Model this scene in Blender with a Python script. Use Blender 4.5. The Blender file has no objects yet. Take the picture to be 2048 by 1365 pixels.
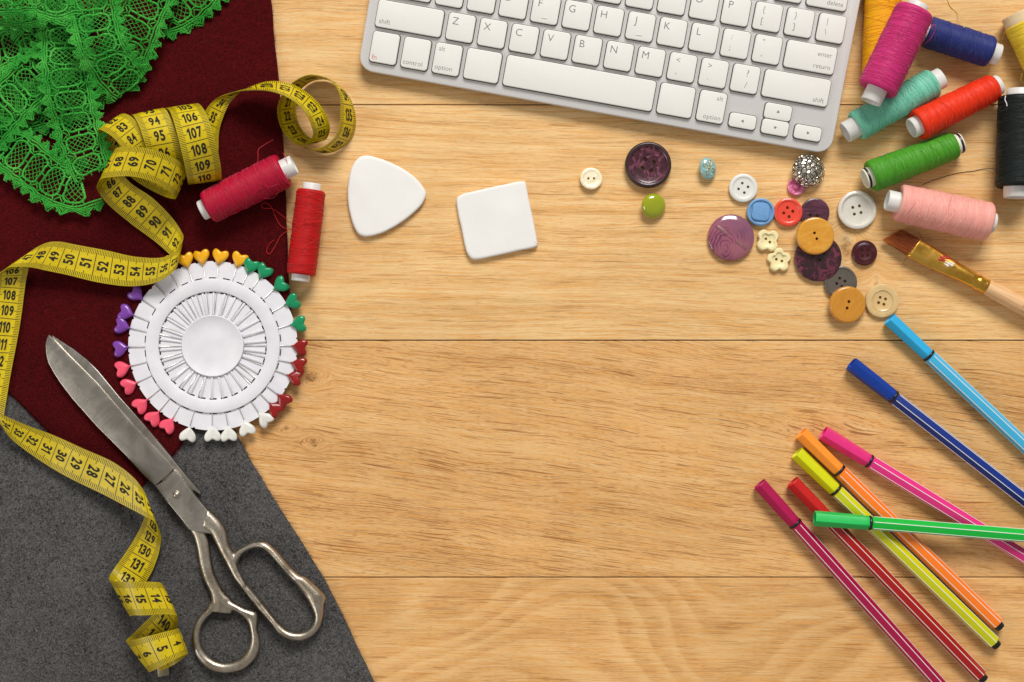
import bpy, bmesh, math, random
from mathutils import Vector, Matrix, noise as mnoise

# ------------------------------------------------------------------ scene
scn = bpy.context.scene
MM = 0.001
S = 0.0003            # metres of table top per pixel of the photograph
H = 0.85              # camera height above the table top
CX, CY = 1024.0, 682.5

cam_d = bpy.data.cameras.new('camera'); cam = bpy.data.objects.new('camera', cam_d)
scn.collection.objects.link(cam)
cam.location = (0, 0, H); cam.rotation_euler = (0, 0, 0)
cam_d.sensor_width = 36.0; cam_d.lens = 36.0 * H / (2048 * S)
cam_d.clip_start = 0.01; cam_d.clip_end = 20
scn.camera = cam

world = bpy.data.worlds.new('World'); scn.world = world; world.use_nodes = True
bg = world.node_tree.nodes['Background']
bg.inputs[0].default_value = (1.0, 0.965, 0.92, 1); bg.inputs[1].default_value = 0.30

def area_light(name, loc, target, sx, sy, power, col):
    d = bpy.data.lights.new(name, 'AREA'); d.shape = 'RECTANGLE'; d.size = sx; d.size_y = sy
    d.energy = power; d.color = col
    o = bpy.data.objects.new(name, d); scn.collection.objects.link(o)
    o.location = loc
    o.rotation_euler = (Vector(target) - Vector(loc)).to_track_quat('-Z', 'Y').to_euler()
    return o
area_light('window_light', (0.45, 2.5, 2.35), (0.0, -0.05, 0), 1.55, 1.2, 119, (1.0, 0.975, 0.94))
area_light('fill_light', (-2.3, -0.9, 1.7), (0.0, 0.0, 0), 1.2, 1.2, 18, (1.0, 0.96, 0.90))  # added fill from the left, standing in for room bounce; not an actual lamp

scn.cycles.max_bounces = 6; scn.cycles.diffuse_bounces = 3; scn.cycles.glossy_bounces = 3; scn.cycles.transmission_bounces = 4
vs = scn.view_settings
vs.view_transform = 'Standard'; vs.look = 'None'; vs.gamma = 1.0; vs.exposure = 0.0
vs.use_curve_mapping = False

# ------------------------------------------------------------------ helpers
COL = scn.collection
def P(px, py, z=0.0):
    """point at height z (mm) seen at photograph pixel px, py"""
    k = S * (H - z * MM) / H
    return Vector(((px - CX) * k, -(py - CY) * k, z * MM))
def R_(px, z=0.0): return px * S * (H - z * MM) / H

def lin(c):
    c = c / 255.0
    return c / 12.92 if c <= 0.04045 else ((c + 0.055) / 1.055) ** 2.4
def C(r, g, b, k=1.0): return (min(1, lin(r) * k), min(1, lin(g) * k), min(1, lin(b) * k), 1)

def tag(o, label, cat, group=None, kind=None):
    if label: o['label'] = label
    if cat: o['category'] = cat
    if group: o['group'] = group
    if kind: o['kind'] = kind
    return o
def empty(name, loc, mat=None):
    o = bpy.data.objects.new(name, None); COL.objects.link(o)
    o.empty_display_size = 0.01
    if mat is not None: o.matrix_basis = mat
    else: o.location = loc
    return o
def mesh_data(name, verts, faces, mat, smooth=True):
    me = bpy.data.meshes.new(name)
    me.from_pydata([tuple(v) for v in verts], [], faces); me.update()
    if mat: me.materials.append(mat)
    if smooth: me.polygons.foreach_set('use_smooth', [True] * len(me.polygons))
    return me
def link(name, me, parent=None):
    o = bpy.data.objects.new(name, me); COL.objects.link(o)
    if parent is not None: o.parent = parent
    return o
def obj(name, geo, mat, parent=None, smooth=True, world=True):
    """geo = (verts, faces); world verts are moved into the parent's space"""
    v, f = geo
    if parent is not None and world:
        root = parent; off = Vector((0, 0, 0))
        while root is not None:
            off += root.location; root = root.parent
        v = [Vector(p) - off for p in v]
    return link(name, mesh_data(name, v, f, mat, smooth), parent)
def join(*geos):
    V, F = [], []
    for v, f in geos:
        n = len(V); V += list(v); F += [tuple(i + n for i in q) for q in f]
    return V, F
def sharp(o, ang=35):
    me = o.data
    bm = bmesh.new(); bm.from_mesh(me)
    for e in bm.edges:
        if len(e.link_faces) == 2 and e.calc_face_angle(0) > math.radians(ang): e.smooth = False
    bm.to_mesh(me); bm.free()
    return o

def catmull(pts, per=8, closed=False):
    pts = [Vector(p) for p in pts]; n = len(pts); out = []
    rng = range(n if closed else n - 1)
    for i in rng:
        p1, p2 = pts[i], pts[(i + 1) % n]
        p0 = pts[i - 1] if (i > 0 or closed) else p1 * 2 - p2
        p3 = pts[(i + 2) % n] if (i + 2 < n or closed) else p2 * 2 - p1
        for k in range(per):
            t = k / per; t2 = t * t; t3 = t2 * t
            out.append(0.5 * ((2 * p1) + (p2 - p0) * t + (2 * p0 - 5 * p1 + 4 * p2 - p3) * t2 + (3 * p1 - p0 - 3 * p2 + p3) * t3))
    if not closed: out.append(pts[-1])
    return out

def tube(path, r, sides=5, closed=False, cap=True):
    """path of Vectors, r a number or a function of index"""
    n = len(path); V, F = [], []
    t0 = (path[1] - path[0]).normalized()
    a = Vector((0, 0, 1)) if abs(t0.z) < 0.9 else Vector((1, 0, 0))
    nrm = t0.cross(a).normalized()
    for i in range(n):
        if closed: t = path[(i + 1) % n] - path[i - 1]
        else: t = path[min(i + 1, n - 1)] - path[max(i - 1, 0)]
        if t.length < 1e-9: t = t0
        t = t.normalized()
        nrm = nrm - t * nrm.dot(t)
        nrm = nrm.normalized() if nrm.length > 1e-6 else t.orthogonal().normalized()
        b = t.cross(nrm); rr = r(i) if callable(r) else r
        for k in range(sides):
            an = 2 * math.pi * k / sides
            V.append(path[i] + (nrm * math.cos(an) + b * math.sin(an)) * rr)
    for i in range(n if closed else n - 1):
        j = (i + 1) % n
        for k in range(sides):
            l = (k + 1) % sides
            F.append((i * sides + k, i * sides + l, j * sides + l, j * sides + k))
    if not closed and cap:
        F.append(tuple(range(sides))[::-1]); F.append(tuple((n - 1) * sides + k for k in range(sides)))
    return V, F

def lathe(prof, seg=40, axis='z', rmod=None, closed=False):
    """prof list of (r, h). r==0 ends are closed with a fan."""
    V, F, rows = [], [], []
    for r, h in prof:
        row = []
        if r <= 1e-9:
            row = [len(V)]; V.append(Vector((0, 0, h)))
        else:
            for k in range(seg):
                a = 2 * math.pi * k / seg; q = r * (rmod(a, r, h) if rmod else 1)
                row.append(len(V)); V.append(Vector((q * math.cos(a), q * math.sin(a), h)))
        rows.append(row)
    m = len(rows)
    for i in range(m if closed else m - 1):
        a, b = rows[i], rows[(i + 1) % m]
        for k in range(seg):
            l = (k + 1) % seg
            if len(a) == 1 and len(b) == 1: continue
            if len(a) == 1: F.append((a[0], b[l], b[k]))
            elif len(b) == 1: F.append((a[k], a[l], b[0]))
            else: F.append((a[k], a[l], b[l], b[k]))
    if axis == 'x': V = [Vector((v.z, v.x, v.y)) for v in V]
    return V, F

def prism(outline, z0, z1, bevel=0.0, segs=2, inset_bottom=0.0):
    """outline: list of Vectors (x, y); rounded top edge of radius bevel (metres)"""
    pts = [Vector((p[0], p[1])) for p in outline]; n = len(pts)
    area = sum(pts[i].x * pts[(i + 1) % n].y - pts[(i + 1) % n].x * pts[i].y for i in range(n))
    if area < 0: pts.reverse()
    nr = []
    for i in range(n):
        e1 = (pts[i] - pts[i - 1]).normalized(); e2 = (pts[(i + 1) % n] - pts[i]).normalized()
        m = Vector((e1.y + e2.y, -(e1.x + e2.x)))
        m = m.normalized() if m.length > 1e-6 else Vector((e1.y, -e1.x))
        c = max(0.5, m.dot(Vector((e1.y, -e1.x))))
        nr.append(m / c)
    rows = [(-inset_bottom, z0)]
    if bevel > 0:
        for k in range(segs + 1):
            a = math.pi / 2 * k / segs
            rows.append((-bevel * (1 - math.cos(a)), z1 - bevel + bevel * math.sin(a)))
    else: rows.append((0, z1))
    V, F = [], []
    for d, z in rows:
        for i in range(n):
            q = pts[i] + nr[i] * d; V.append(Vector((q.x, q.y, z)))
    for r in range(len(rows) - 1):
        for i in range(n):
            j = (i + 1) % n
            F.append((r * n + i, r * n + j, (r + 1) * n + j, (r + 1) * n + i))
    F.append(tuple(range(n))[::-1]); F.append(tuple((len(rows) - 1) * n + i for i in range(n)))
    return V, F

def rrect(w, h, r, k=5):
    out = []
    for cx, cy, a0 in ((w / 2 - r, h / 2 - r, 0), (-w / 2 + r, h / 2 - r, 90), (-w / 2 + r, -h / 2 + r, 180), (w / 2 - r, -h / 2 + r, 270)):
        for i in range(k + 1):
            a = math.radians(a0 + 90 * i / k)
            out.append(Vector((cx + r * math.cos(a), cy + r * math.sin(a))))
    return out

# ---- text outlines (built-in font) as flat meshes
_txt = {}
def text_geo(s, bold=0.0):
    key = (s, bold)
    if key in _txt: return _txt[key]
    cu = bpy.data.curves.new('t', 'FONT'); cu.body = s; cu.size = 1.0; cu.offset = bold
    cu.resolution_u = 3; cu.fill_mode = 'FRONT'
    o = bpy.data.objects.new('t', cu); COL.objects.link(o)
    dg = bpy.context.evaluated_depsgraph_get(); dg.update()
    me = bpy.data.meshes.new_from_object(o.evaluated_get(dg))
    V = [v.co.copy() for v in me.vertices]; F = [tuple(p.vertices) for p in me.polygons]
    bpy.data.objects.remove(o); bpy.data.curves.remove(cu); bpy.data.meshes.remove(me)
    _txt[key] = (V, F); return V, F

# ---- node helper
class NT:
    def __init__(s, name):
        s.m = bpy.data.materials.new(name); s.m.use_nodes = True
        s.t = s.m.node_tree; s.b = s.t.nodes['Principled BSDF']
    def node(s, typ, **kw):
        n = s.t.nodes.new(typ)
        for k, v in kw.items(): setattr(n, k, v)
        return n
    def put(s, sock, v):
        if isinstance(v, bpy.types.NodeSocket): s.t.links.new(v, sock)
        elif v is not None:
            try: sock.default_value = v
            except Exception: sock.default_value = tuple(v)[:3] if hasattr(v, '__len__') else v
    def math(s, op, a, b=None, c=None):
        n = s.node('ShaderNodeMath', operation=op)
        for i, v in enumerate((a, b, c)):
            if v is not None: s.put(n.inputs[i], v)
        return n.outputs[0]
    def add(s, a, b): return s.math('ADD', a, b)
    def mul(s, a, b): return s.math('MULTIPLY', a, b)
    def sub(s, a, b): return s.math('SUBTRACT', a, b)
    def coord(s, kind='Object'):
        n = s.node('ShaderNodeTexCoord'); return n.outputs[kind]
    def sep(s, v):
        n = s.node('ShaderNodeSeparateXYZ'); s.put(n.inputs[0], v); return n.outputs
    def comb(s, x, y, z=0.0):
        n = s.node('ShaderNodeCombineXYZ')
        for i, v in enumerate((x, y, z)): s.put(n.inputs[i], v)
        return n.outputs[0]
    def noise(s, vec, scale=1.0, detail=2.0, rough=0.5, dist=0.0):
        n = s.node('ShaderNodeTexNoise')
        s.put(n.inputs['Vector'], vec); n.inputs['Scale'].default_value = scale
        n.inputs['Detail'].default_value = detail; n.inputs['Roughness'].default_value = rough
        n.inputs['Distortion'].default_value = dist
        return n.outputs[0]
    def voronoi(s, vec, scale=1.0, feature='F1', out=0):
        n = s.node('ShaderNodeTexVoronoi', feature=feature)
        s.put(n.inputs['Vector'], vec); n.inputs['Scale'].default_value = scale
        return n.outputs[out]
    def ramp(s, fac, stops, interp='LINEAR'):
        n = s.node('ShaderNodeValToRGB'); e = n.color_ramp.elements; n.color_ramp.interpolation = interp
        while len(e) < len(stops): e.new(0.5)
        for i, (p, c) in enumerate(stops):
            e[i].position = p; e[i].color = c if hasattr(c, '__len__') else (c, c, c, 1)
        s.put(n.inputs[0], fac); return n.outputs[0]
    def mr(s, v, a, b, c=0.0, d=1.0, smooth=False):
        n = s.node('ShaderNodeMapRange'); n.interpolation_type = 'SMOOTHSTEP' if smooth else 'LINEAR'
        for i, q in enumerate((v, a, b, c, d)): s.put(n.inputs[i], q)
        return n.outputs[0]
    def mix(s, fac, a, b, blend='MIX'):
        n = s.node('ShaderNodeMix', data_type='RGBA', blend_type=blend)
        s.put(n.inputs[0], fac); s.put(n.inputs[6], a); s.put(n.inputs[7], b)
        return n.outputs[2]
    def bump(s, h, strength=0.3, dist=0.001, normal=None):
        n = s.node('ShaderNodeBump'); n.inputs['Strength'].default_value = strength
        n.inputs['Distance'].default_value = dist; s.put(n.inputs['Height'], h)
        if normal is not None: s.put(n.inputs['Normal'], normal)
        s.t.links.new(n.outputs[0], s.b.inputs['Normal']); return n.outputs[0]
    def set(s, **kw):
        names = dict(color='Base Color', rough='Roughness', metal='Metallic', spec='Specular IOR Level', trans='Transmission Weight',
                     sss='Subsurface Weight', sheen='Sheen Weight', sheen_rough='Sheen Roughness', sheen_tint='Sheen Tint', coat='Coat Weight',
                     coat_rough='Coat Roughness', ior='IOR', alpha='Alpha', aniso='Anisotropic', sss_rad='Subsurface Radius', sss_scale='Subsurface Scale')
        for k, v in kw.items(): s.put(s.b.inputs[names[k]], v)
        return s

def plain(name, color, rough=0.45, spec=0.5, metal=0.0, var=0.05, scale=400, bump=0.0, **kw):
    """one colour with slight grain and wear"""
    t = NT(name); co = t.coord()
    n = t.noise(co, scale, 3, 0.6)
    f = t.mr(n, 0.3, 0.7, 1 - var, 1 + var * 0.6)
    t.set(color=t.mix(1.0, color, t.comb(f, f, f), 'MULTIPLY'), rough=t.mr(n, 0.3, 0.7, rough * 0.88, min(1, rough * 1.12)), spec=spec, metal=metal, **kw)
    if bump: t.bump(n, bump, 0.0004)
    return t.m
# ------------------------------------------------------------------ table top of oak planks
def wood(name, seed, light, mid, dark, wav, slope, poreamt, knots=(), contour=0.0, bandscale=0.034, poremix=0.52):
    t = NT(name); co = t.coord()
    x, y, z = t.sep(co)
    X = t.add(t.mul(x, 1 / S), CX); Y = t.add(t.mul(y, -1 / S), CY)          # photograph-sized units
    low = t.noise(t.comb(t.mul(X, 0.0017), t.mul(Y, 0.0045), seed), 1.0, 2, 0.5)
    mid_n = t.noise(t.comb(t.mul(X, 0.006), t.mul(Y, 0.012), seed + 2), 1.0, 2, 0.5)
    # direction of the fibres: nearly straight, bending round the knots
    f = t.add(Y, t.mul(t.sub(low, 0.5), wav))
    f = t.add(f, t.mul(t.sub(mid_n, 0.5), 9.0))
    f = t.add(f, t.mul(t.sub(X, CX), slope))
    kmask = None
    for kx, ky, rx, ry, amp, core_on in knots:
        dx = t.mul(t.sub(X, kx), 1 / rx); dy = t.mul(t.sub(Y, ky), 1 / ry)
        d2 = t.add(t.mul(dx, dx), t.mul(dy, dy))
        g = t.math('EXPONENT', t.mul(d2, -0.22))
        sgn = t.math('TANH', t.mul(dy, 1.3))
        f = t.add(f, t.mul(t.mul(g, sgn), -amp))
        if core_on:
            wob = t.mul(t.sub(t.noise(t.comb(t.mul(X, .11), t.mul(Y, .11), kx), 1, 4, .7), 0.5), 2.4)
            core = t.mul(t.math('EXPONENT', t.mul(t.math('MAXIMUM', t.add(d2, wob), 0.0), -2.0)), core_on)
            kmask = core if kmask is None else t.math('MAXIMUM', kmask, core)
    # growth bands: contour lines of a slowly varying field (cathedral figure) over the fibre direction
    if contour:
        fig = t.noise(t.comb(t.mul(X, 0.0023), t.mul(Y, 0.0030), seed + 31), 1, 1, 0.4)
        g2 = t.add(t.mul(fig, contour), t.mul(t.add(f, t.mul(t.noise(t.comb(t.mul(X, .02), t.mul(f, .05), seed), 1, 2), 40)), 0.0055))
        w = t.math('FRACT', g2)
        ring = t.math('MULTIPLY', t.mr(w, 0.0, 0.62, 0, 1, True), t.mr(w, 0.80, 1.0, 1, 0, True))
        fine = t.noise(t.comb(t.mul(X, 0.0007), t.mul(f, bandscale), seed + 3), 1, 4, 0.62)
        band = t.add(t.mul(t.sub(1.0, ring), 0.21), t.add(t.mul(fine, 0.5), 0.155))
    else:
        band = t.noise(t.comb(t.mul(X, 0.0007), t.mul(f, bandscale), seed + 3), 1, 4, 0.62)
    fib = t.noise(t.comb(t.mul(X, 0.010), t.mul(f, 0.36), seed + 5), 1, 3, 0.6)
    fib2 = t.noise(t.comb(t.mul(X, 0.045), t.mul(f, 1.1), seed + 15), 1, 2, 0.6)
    # open pores: thin dark dashes gathered along the bands
    pn = t.noise(t.comb(t.mul(X, 0.012), t.mul(f, 0.60), seed + 9), 1, 1, 0.5)
    pn2 = t.noise(t.comb(t.mul(X, 0.0085), t.mul(f, 0.40), seed + 12), 1, 1, 0.5)
    pn3 = t.noise(t.comb(t.mul(X, 0.06), t.mul(f, 0.9), seed + 18), 1, 1, 0.5)
    gath = t.mr(band, 0.34, 0.64, 0.04, -0.04)
    p1 = t.mr(t.add(pn, gath), 0.65 - poreamt, 0.69 - poreamt, 0, 1, True)
    p2 = t.mr(t.add(pn2, gath), 0.69 - poreamt, 0.715 - poreamt, 0, 1, True)
    p3 = t.mr(t.add(pn3, gath), 0.63 - poreamt, 0.68 - poreamt, 0, 1, True)
    pore = t.math('MAXIMUM', t.math('MAXIMUM', t.mul(p1, .8), p2), t.mul(p3, 0.6))
    big = t.noise(t.comb(t.mul(X, 0.0028), t.mul(Y, 0.006), seed + 21), 1, 2, 0.5)
    c = t.ramp(t.add(t.mul(band, 0.72), t.mul(fib, 0.28)), [(0.30, dark), (0.48, mid), (0.66, light)])
    v = t.mr(fib2, 0.25, 0.75, 0.87, 1.11); v = t.mul(v, t.mr(big, 0.3, 0.7, 0.91, 1.07))
    c = t.mix(1.0, c, t.comb(v, v, v), 'MULTIPLY')
    st = t.noise(t.comb(t.mul(X, 0.009), t.mul(f, 0.26), seed + 41), 1, 3, 0.65)
    c = t.mix(t.mr(st, 0.46, 0.66, 0.0, 0.62, True), c, C(222, 158, 80))
    c = t.mix(t.mr(st, 0.44, 0.30, 0.0, 0.40, True), c, C(240, 208, 156))
    pc = C(138, 78, 30)
    c = t.mix(t.mul(pore, poremix), c, pc)
    if kmask is not None:
        c = t.mix(t.mul(kmask, 0.75), c, C(104, 60, 28))
    t.set(color=c, rough=t.mr(fib, 0.3, 0.7, 0.48, 0.62), spec=0.35)
    return t.m

table = empty('table', (0, 0, 0)); tag(table, None, None, kind='structure')
L1, M1, D1 = C(240, 203, 146), C(232, 189, 128), C(219, 170, 106)
L2, M2, D2, D3 = C(232, 188, 128), C(224, 175, 113), C(209, 156, 94), C(216, 165, 103)
plank_specs = [
    (-262, 210, wood('oak_plank_a', 1.3, L1, M1, D1, 40, 0.006, 0.004, ((1720, 95, 46, 30, 30, 0.0),))),
    (210, 681, wood('oak_plank_b', 7.7, L1, M1, D1, 46, -0.012, 0.006, ((1692, 492, 15, 30, 40, 0.8), (1752, 572, 7, 24, 22, 0.5)))),
    (681, 1155, wood('oak_plank_c', 13.1, L2, M2, D3, 64, -0.12, 0.034, ((620, 756, 17, 13, 40, 1.0), (572, 857, 8, 6, 20, 0.9), (628, 886, 10, 8, 24, 0.9), (1660, 850, 90, 40, 14, 0.0)), 0.0, 0.020, 0.75)),
    (1155, 1640, wood('oak_plank_d', 22.9, L2, M2, D2, 30, -0.01, 0.024, (), 13.0, 0.03)),
]
for y0, y1, m in plank_specs:
    xa, xb = -0.55, 0.55
    ya, yb = -(y1 - CY) * S + 0.0003, -(y0 - CY) * S - 0.0003
    g = prism([Vector((xa, ya)), Vector((xb, ya)), Vector((xb, yb)), Vector((xa, yb))], -0.02, 0.0, 0.0003, 2)
    obj('plank', g, m, table, smooth=False)
sub_m = plain('table_underside', C(24, 14, 8), 0.8)
obj('underside_board', prism([Vector((-0.5, -0.29)), Vector((0.5, -0.29)), Vector((0.5, 0.28)), Vector((-0.5, 0.28))], -0.034, -0.0205), sub_m, table, smooth=False)

# ------------------------------------------------------------------ cloths
def felt_mat(name, a, b, fibre_scale, amount, sheen, stint, specks=None):
    t = NT(name); co = t.coord()
    n1 = t.noise(co, fibre_scale, 3, 0.7, 0.6); n2 = t.noise(co, 28, 3, 0.55); n3 = t.noise(co, 420, 3, 0.75, 1.2)
    f = t.add(t.mul(n1, 0.55), t.add(t.mul(n3, 0.33), t.mul(n2, 0.12)))
    c = t.ramp(f, [(0.5 - amount, a), (0.5 + amount, b)])
    if specks:
        sp = t.mr(t.noise(co, 1500, 2, 0.7, 1.0), 0.60, 0.72, 0, 1)
        c = t.mix(t.mul(sp, 0.55), c, specks)
    t.set(color=c, rough=0.95, spec=0.08, sheen=sheen, sheen_rough=0.45, sheen_tint=stint)
    t.bump(n1, 0.6, 0.0012)
    return t.m
m_grey = felt_mat('grey_wool', C(22, 22, 22), C(108, 106, 105), 1200, 0.12, 0.06, (0.7, 0.7, 0.7, 1), C(150, 146, 142))
m_burg = felt_mat('burgundy_felt', C(30, 3, 5), C(96, 15, 19), 900, 0.17, 0.06, (0.8, 0.15, 0.18, 1))
ZG, ZB = 2.0, 4.2
def cloth(name, pts, z1, bevel, mat, label):
    out = []
    base = [P(x, y, z1) for x, y in pts]
    n = len(base)
    for i in range(n):
        a, b = base[i], base[(i + 1) % n]; m = max(2, int((b - a).length / 0.004))
        for k in range(m):
            q = a.lerp(b, k / m)
            w = mnoise.noise(Vector((q.x * 60, q.y * 60, z1))) * 0.0006 + mnoise.noise(Vector((q.x * 400, q.y * 400, z1))) * 0.00015
            d = (b - a).normalized()
            out.append(Vector((q.x - d.y * w, q.y + d.x * w)))
    o = obj(name, prism(out, 0.0002, z1 * MM, bevel * MM, 4), mat)
    return sharp(tag(o, label, 'fabric'), 60)
cloth('grey_cloth', [(-120, 690), (200, 780), (470, 862), (498, 918), (524, 960), (574, 1040), (622, 1117), (648, 1160), (681, 1224), (700, 1264), (750, 1370), (786, 1446), (-120, 1440)], ZG, 1.2, m_grey, 'dark grey heathered wool cloth lying under the scissors')
cloth('burgundy_cloth', [(-120, -80), (534, -80), (541, 0), (549, 90), (560, 210), (570, 400), (576, 560), (582, 640), (574, 672), (388, 857), (349, 908), (246, 1012), (232, 1000), (98, 867), (15, 785), (-120, 650)], ZB, 1.7, m_burg, 'dark burgundy felt cloth under the lace and measuring tape')
m_lint = plain('lint', C(120, 60, 58), 0.9)
random.seed(4)
def lint(px, py, L, z, mat):
    pts = [P(px, py, z)]; a = random.uniform(0, 6.28)
    for i in range(5):
        a += random.uniform(-.8, .8); pts.append(pts[-1] + Vector((math.cos(a), math.sin(a), 0)) * L / 5)
    return tube(catmull(pts, 4), 0.00005, 3)
fib = [lint(*p, ZB + 0.15, m_lint) for p in ((392, 95, .012), (374, 16, .014), (410, 60, .008), (470, 120, .006), (60, 480, .007), (150, 640, .008), (110, 600, .006), (330, 180, .006), (460, 300, .007))]
burg = bpy.data.objects['burgundy_cloth']; obj('lint_fibres', join(*fib), m_lint, burg)['kind'] = 'stuff'
m_lint2 = plain('grey_lint', C(150, 150, 150), 0.9)
fib = [lint(random.uniform(20, 520), random.uniform(1060, 1350), .007, ZG + 0.15, m_lint2) for _ in range(14)]
obj('lint_fibres', join(*fib), m_lint2, bpy.data.objects['grey_cloth'])['kind'] = 'stuff'

# fuzz standing out of the cut edges
def edge_fuzz(pts, z, count, mat, parent, seed):
    rnd = random.Random(seed); gs = []
    base = [P(x, y, z) for x, y in pts]
    for _ in range(count):
        i = rnd.randrange(len(base) - 1); a, b = base[i], base[i + 1]; d = (b - a).normalized(); o = Vector((-d.y, d.x, 0))
        q = a.lerp(b, rnd.random()); q.z = z * MM * rnd.uniform(.3, .95); q = q - o * .0004
        L = rnd.uniform(.0006, .0022); an = rnd.uniform(-1.1, 1.1); dr = o * math.cos(an) + d * math.sin(an)
        m = q + dr * L * .6 + Vector((0, 0, rnd.uniform(-.0002, .0004))); e = m + (dr + d * rnd.uniform(-.8, .8)) * L * .5
        gs.append(tube([q, m, e], lambda k: .00006 - .000015 * k, 3, cap=False))
    obj('edge_fuzz', join(*gs), mat, parent)['kind'] = 'stuff'
edge_fuzz([(786, 1446), (750, 1370), (700, 1264), (681, 1224), (648, 1160), (622, 1117), (574, 1040), (524, 960), (498, 918), (486, 890)][::-1], ZG, 700, plain('grey_fuzz', C(96, 94, 92), .9), bpy.data.objects['grey_cloth'], 1)
edge_fuzz([(541, 0), (549, 90), (560, 210), (570, 400), (576, 560), (582, 640)], ZB, 700, plain('red_fuzz', C(112, 20, 26), .9), burg, 2)
edge_fuzz([(388, 857), (349, 908), (246, 1012), (232, 1000), (98, 867), (15, 785)], ZB, 500, bpy.data.materials['red_fuzz'], burg, 3)
# ------------------------------------------------------------------ keyboard
def alu():
    t = NT('aluminium'); co = t.coord()
    n = t.noise(co, 1800, 2, 0.7)
    t.set(color=t.ramp(n, [(0.3, C(200, 198, 196)), (0.7, C(220, 218, 216))]), metal=0.15, rough=0.45, spec=0.5)
    t.bump(n, 0.12, 0.0002); return t.m
m_alu = alu()
m_key = plain('key_plastic', C(229, 228, 222), 0.38, 0.4, var=0.02, scale=900)
m_gap_shade = plain('gap_shade', C(60, 54, 48), 0.7)  # dark plate under each key, its colour paints the shade of the gap
m_leg = plain('key_print', C(112, 116, 116), 0.7)
m_legr = plain('key_print_red', C(205, 60, 50), 0.7)
KU = 19.0 / 64.2 * MM
ang = -math.radians(10.2); tilt = math.radians(4.2)
kb_mat = Matrix.Translation(P(1174.2, 102, 10.5)) @ Matrix.Rotation(ang, 4, 'Z') @ Matrix.Rotation(tilt, 4, 'X')
kb = empty('keyboard', None, kb_mat)
tag(kb, 'slim silver computer keyboard with white keys, cut off by the top edge', 'keyboard')
bw, v0, v1 = (-447, 518), -300, 116.5
bo = [q + Vector(((bw[0] + bw[1]) / 2 * KU, -(v0 + v1) / 2 * KU)) for q in rrect((bw[1] - bw[0]) * KU, (v1 - v0) * KU, 30 * KU, 8)]
sharp(obj('body', prism(bo, -0.0044, 0.0, 0.0006, 3), m_alu, kb, world=False))
# wedge and feet under the body carry it
bo2 = [Vector((q.x * 0.97, q.y * 0.9 + 0.0065)) for q in bo]
g = prism(bo2, -0.0045, -0.0042)
V = [Vector((v.x, v.y, v.z if v.z > -0.0043 else -0.0046 - max(0, (v.y + 0.03)) * math.tan(tilt) - 0.0012)) for v in g[0]]
obj('base', (V, g[1]), plain('keyboard_base', C(225, 225, 224), 0.5), kb, world=False)
_kc = {}
def key_mesh(w, h):
    k = (round(w, 1), round(h, 1))
    if k not in _kc:
        o1 = rrect(w * KU, h * KU, 6.5 * KU, 5)
        me = mesh_data('key', *prism(o1, 0.0, 0.0019, 0.0004, 3), m_key)
        wl = mesh_data('key_gap_shade', *prism(rrect((w + 3.2) * KU, (h + 3.2) * KU, 7.5 * KU, 5), 0.0, 0.00015), m_gap_shade, False)
        _kc[k] = (me, wl)
    return _kc[k]
def legend(key, s, lx, ly, hpx, mat=None, align='l', bold=-0.008, squash=1.0):
    """lx, ly: offset in px from the key centre (y down) of the middle of the text"""
    V, F = text_geo(s, bold)
    if not V: return
    cap = text_geo('H', bold)[0]; ch = max(v.y for v in cap) - min(v.y for v in cap)
    k = hpx * KU / ch
    xs = [v.x for v in V]; x0, x1 = min(xs), max(xs)
    ax = (x0 + x1) / 2 if align == 'c' else (x0 if align == 'l' else x1)
    vv = [Vector(((v.x - ax) * k * squash + lx * KU, v.y * k - ly * KU - hpx * KU * 0.5, 0.00193)) for v in V]
    obj('legend', (vv, F), mat or m_leg, key, smooth=False, world=False)
def key(u, v, w=54, h=54):
    me, wl = _kc.get((round(w, 1), round(h, 1))) or key_mesh(w, h)
    a = link('key_gap_shade', wl, kb); a.location = (u * KU, -v * KU, 0.00002)
    o = link('key', me, kb); o.location = (u * KU, -v * KU, 0.0002)
    return o
U = 64.2
def letters(row, u0, v):
    for i, ch in enumerate(row):
        k = key(u0 + i * U, v)
        if ch == ' ': continue
        if isinstance(ch, tuple):
            a, b = ch
            if v == 0 and a in '?': legend(k, a, 3, -11, 13, align='c'); legend(k, b, 3, 12, 12, align='c')
            else: legend(k, a, -10, -13, 11, align='c'); legend(k, b, -10, 9, 11, align='c')
        else: legend(k, ch, -12, -11, 14, align='c')
        if ch in ('F', 'J'):
            bar = prism(rrect(12 * KU, 1.6 * KU, 0.7 * KU, 3), 0.0018, 0.0021)
            obj('key_ridge', ([Vector((p.x, p.y - 17 * KU, p.z)) for p in bar[0]], bar[1]), m_key, k, world=False)
        if ch == 'A':
            d = prism(rrect(2.5 * KU, 3 * KU, 1 * KU, 3), 0.0018, 0.00193)
            obj('red_mark', ([Vector((p.x + 1 * KU, p.y - 9 * KU, p.z)) for p in d[0]], d[1]), m_legr, k, world=False)
letters(['Z', 'X', 'C', 'V', 'B', 'N', 'M', ('<', ','), ('>', '.'), ('?', '/')], -4 * U, 0)
k = key(-360.5, 0, 133, 54); legend(k, 'shift', -59, 15, 9.2, align='l')
k = key(424.6, 0, 133, 54); legend(k, 'shift', 59, 16, 9.2, align='r')
letters(['A', 'S', 'D', 'F', 'G', 'H', 'J', 'K', 'L', (':', ';'), ('"', ',')], -288.8, -64.4)
key(-376.5, -64.4, 101, 54); k = key(440.7, -64.4, 101, 54)
legend(k, 'enter', 42, -10, 9, align='r'); legend(k, 'return', 42, 14, 9, align='r')
letters([' ', ' ', ' ', ' ', ' ', ' ', ' ', ' ', 'O', 'P', ('{', '['), ('}', ']'), ('|', '\\')], -300, -127.5)
key(-382, -127.5, 90, 54)
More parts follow.
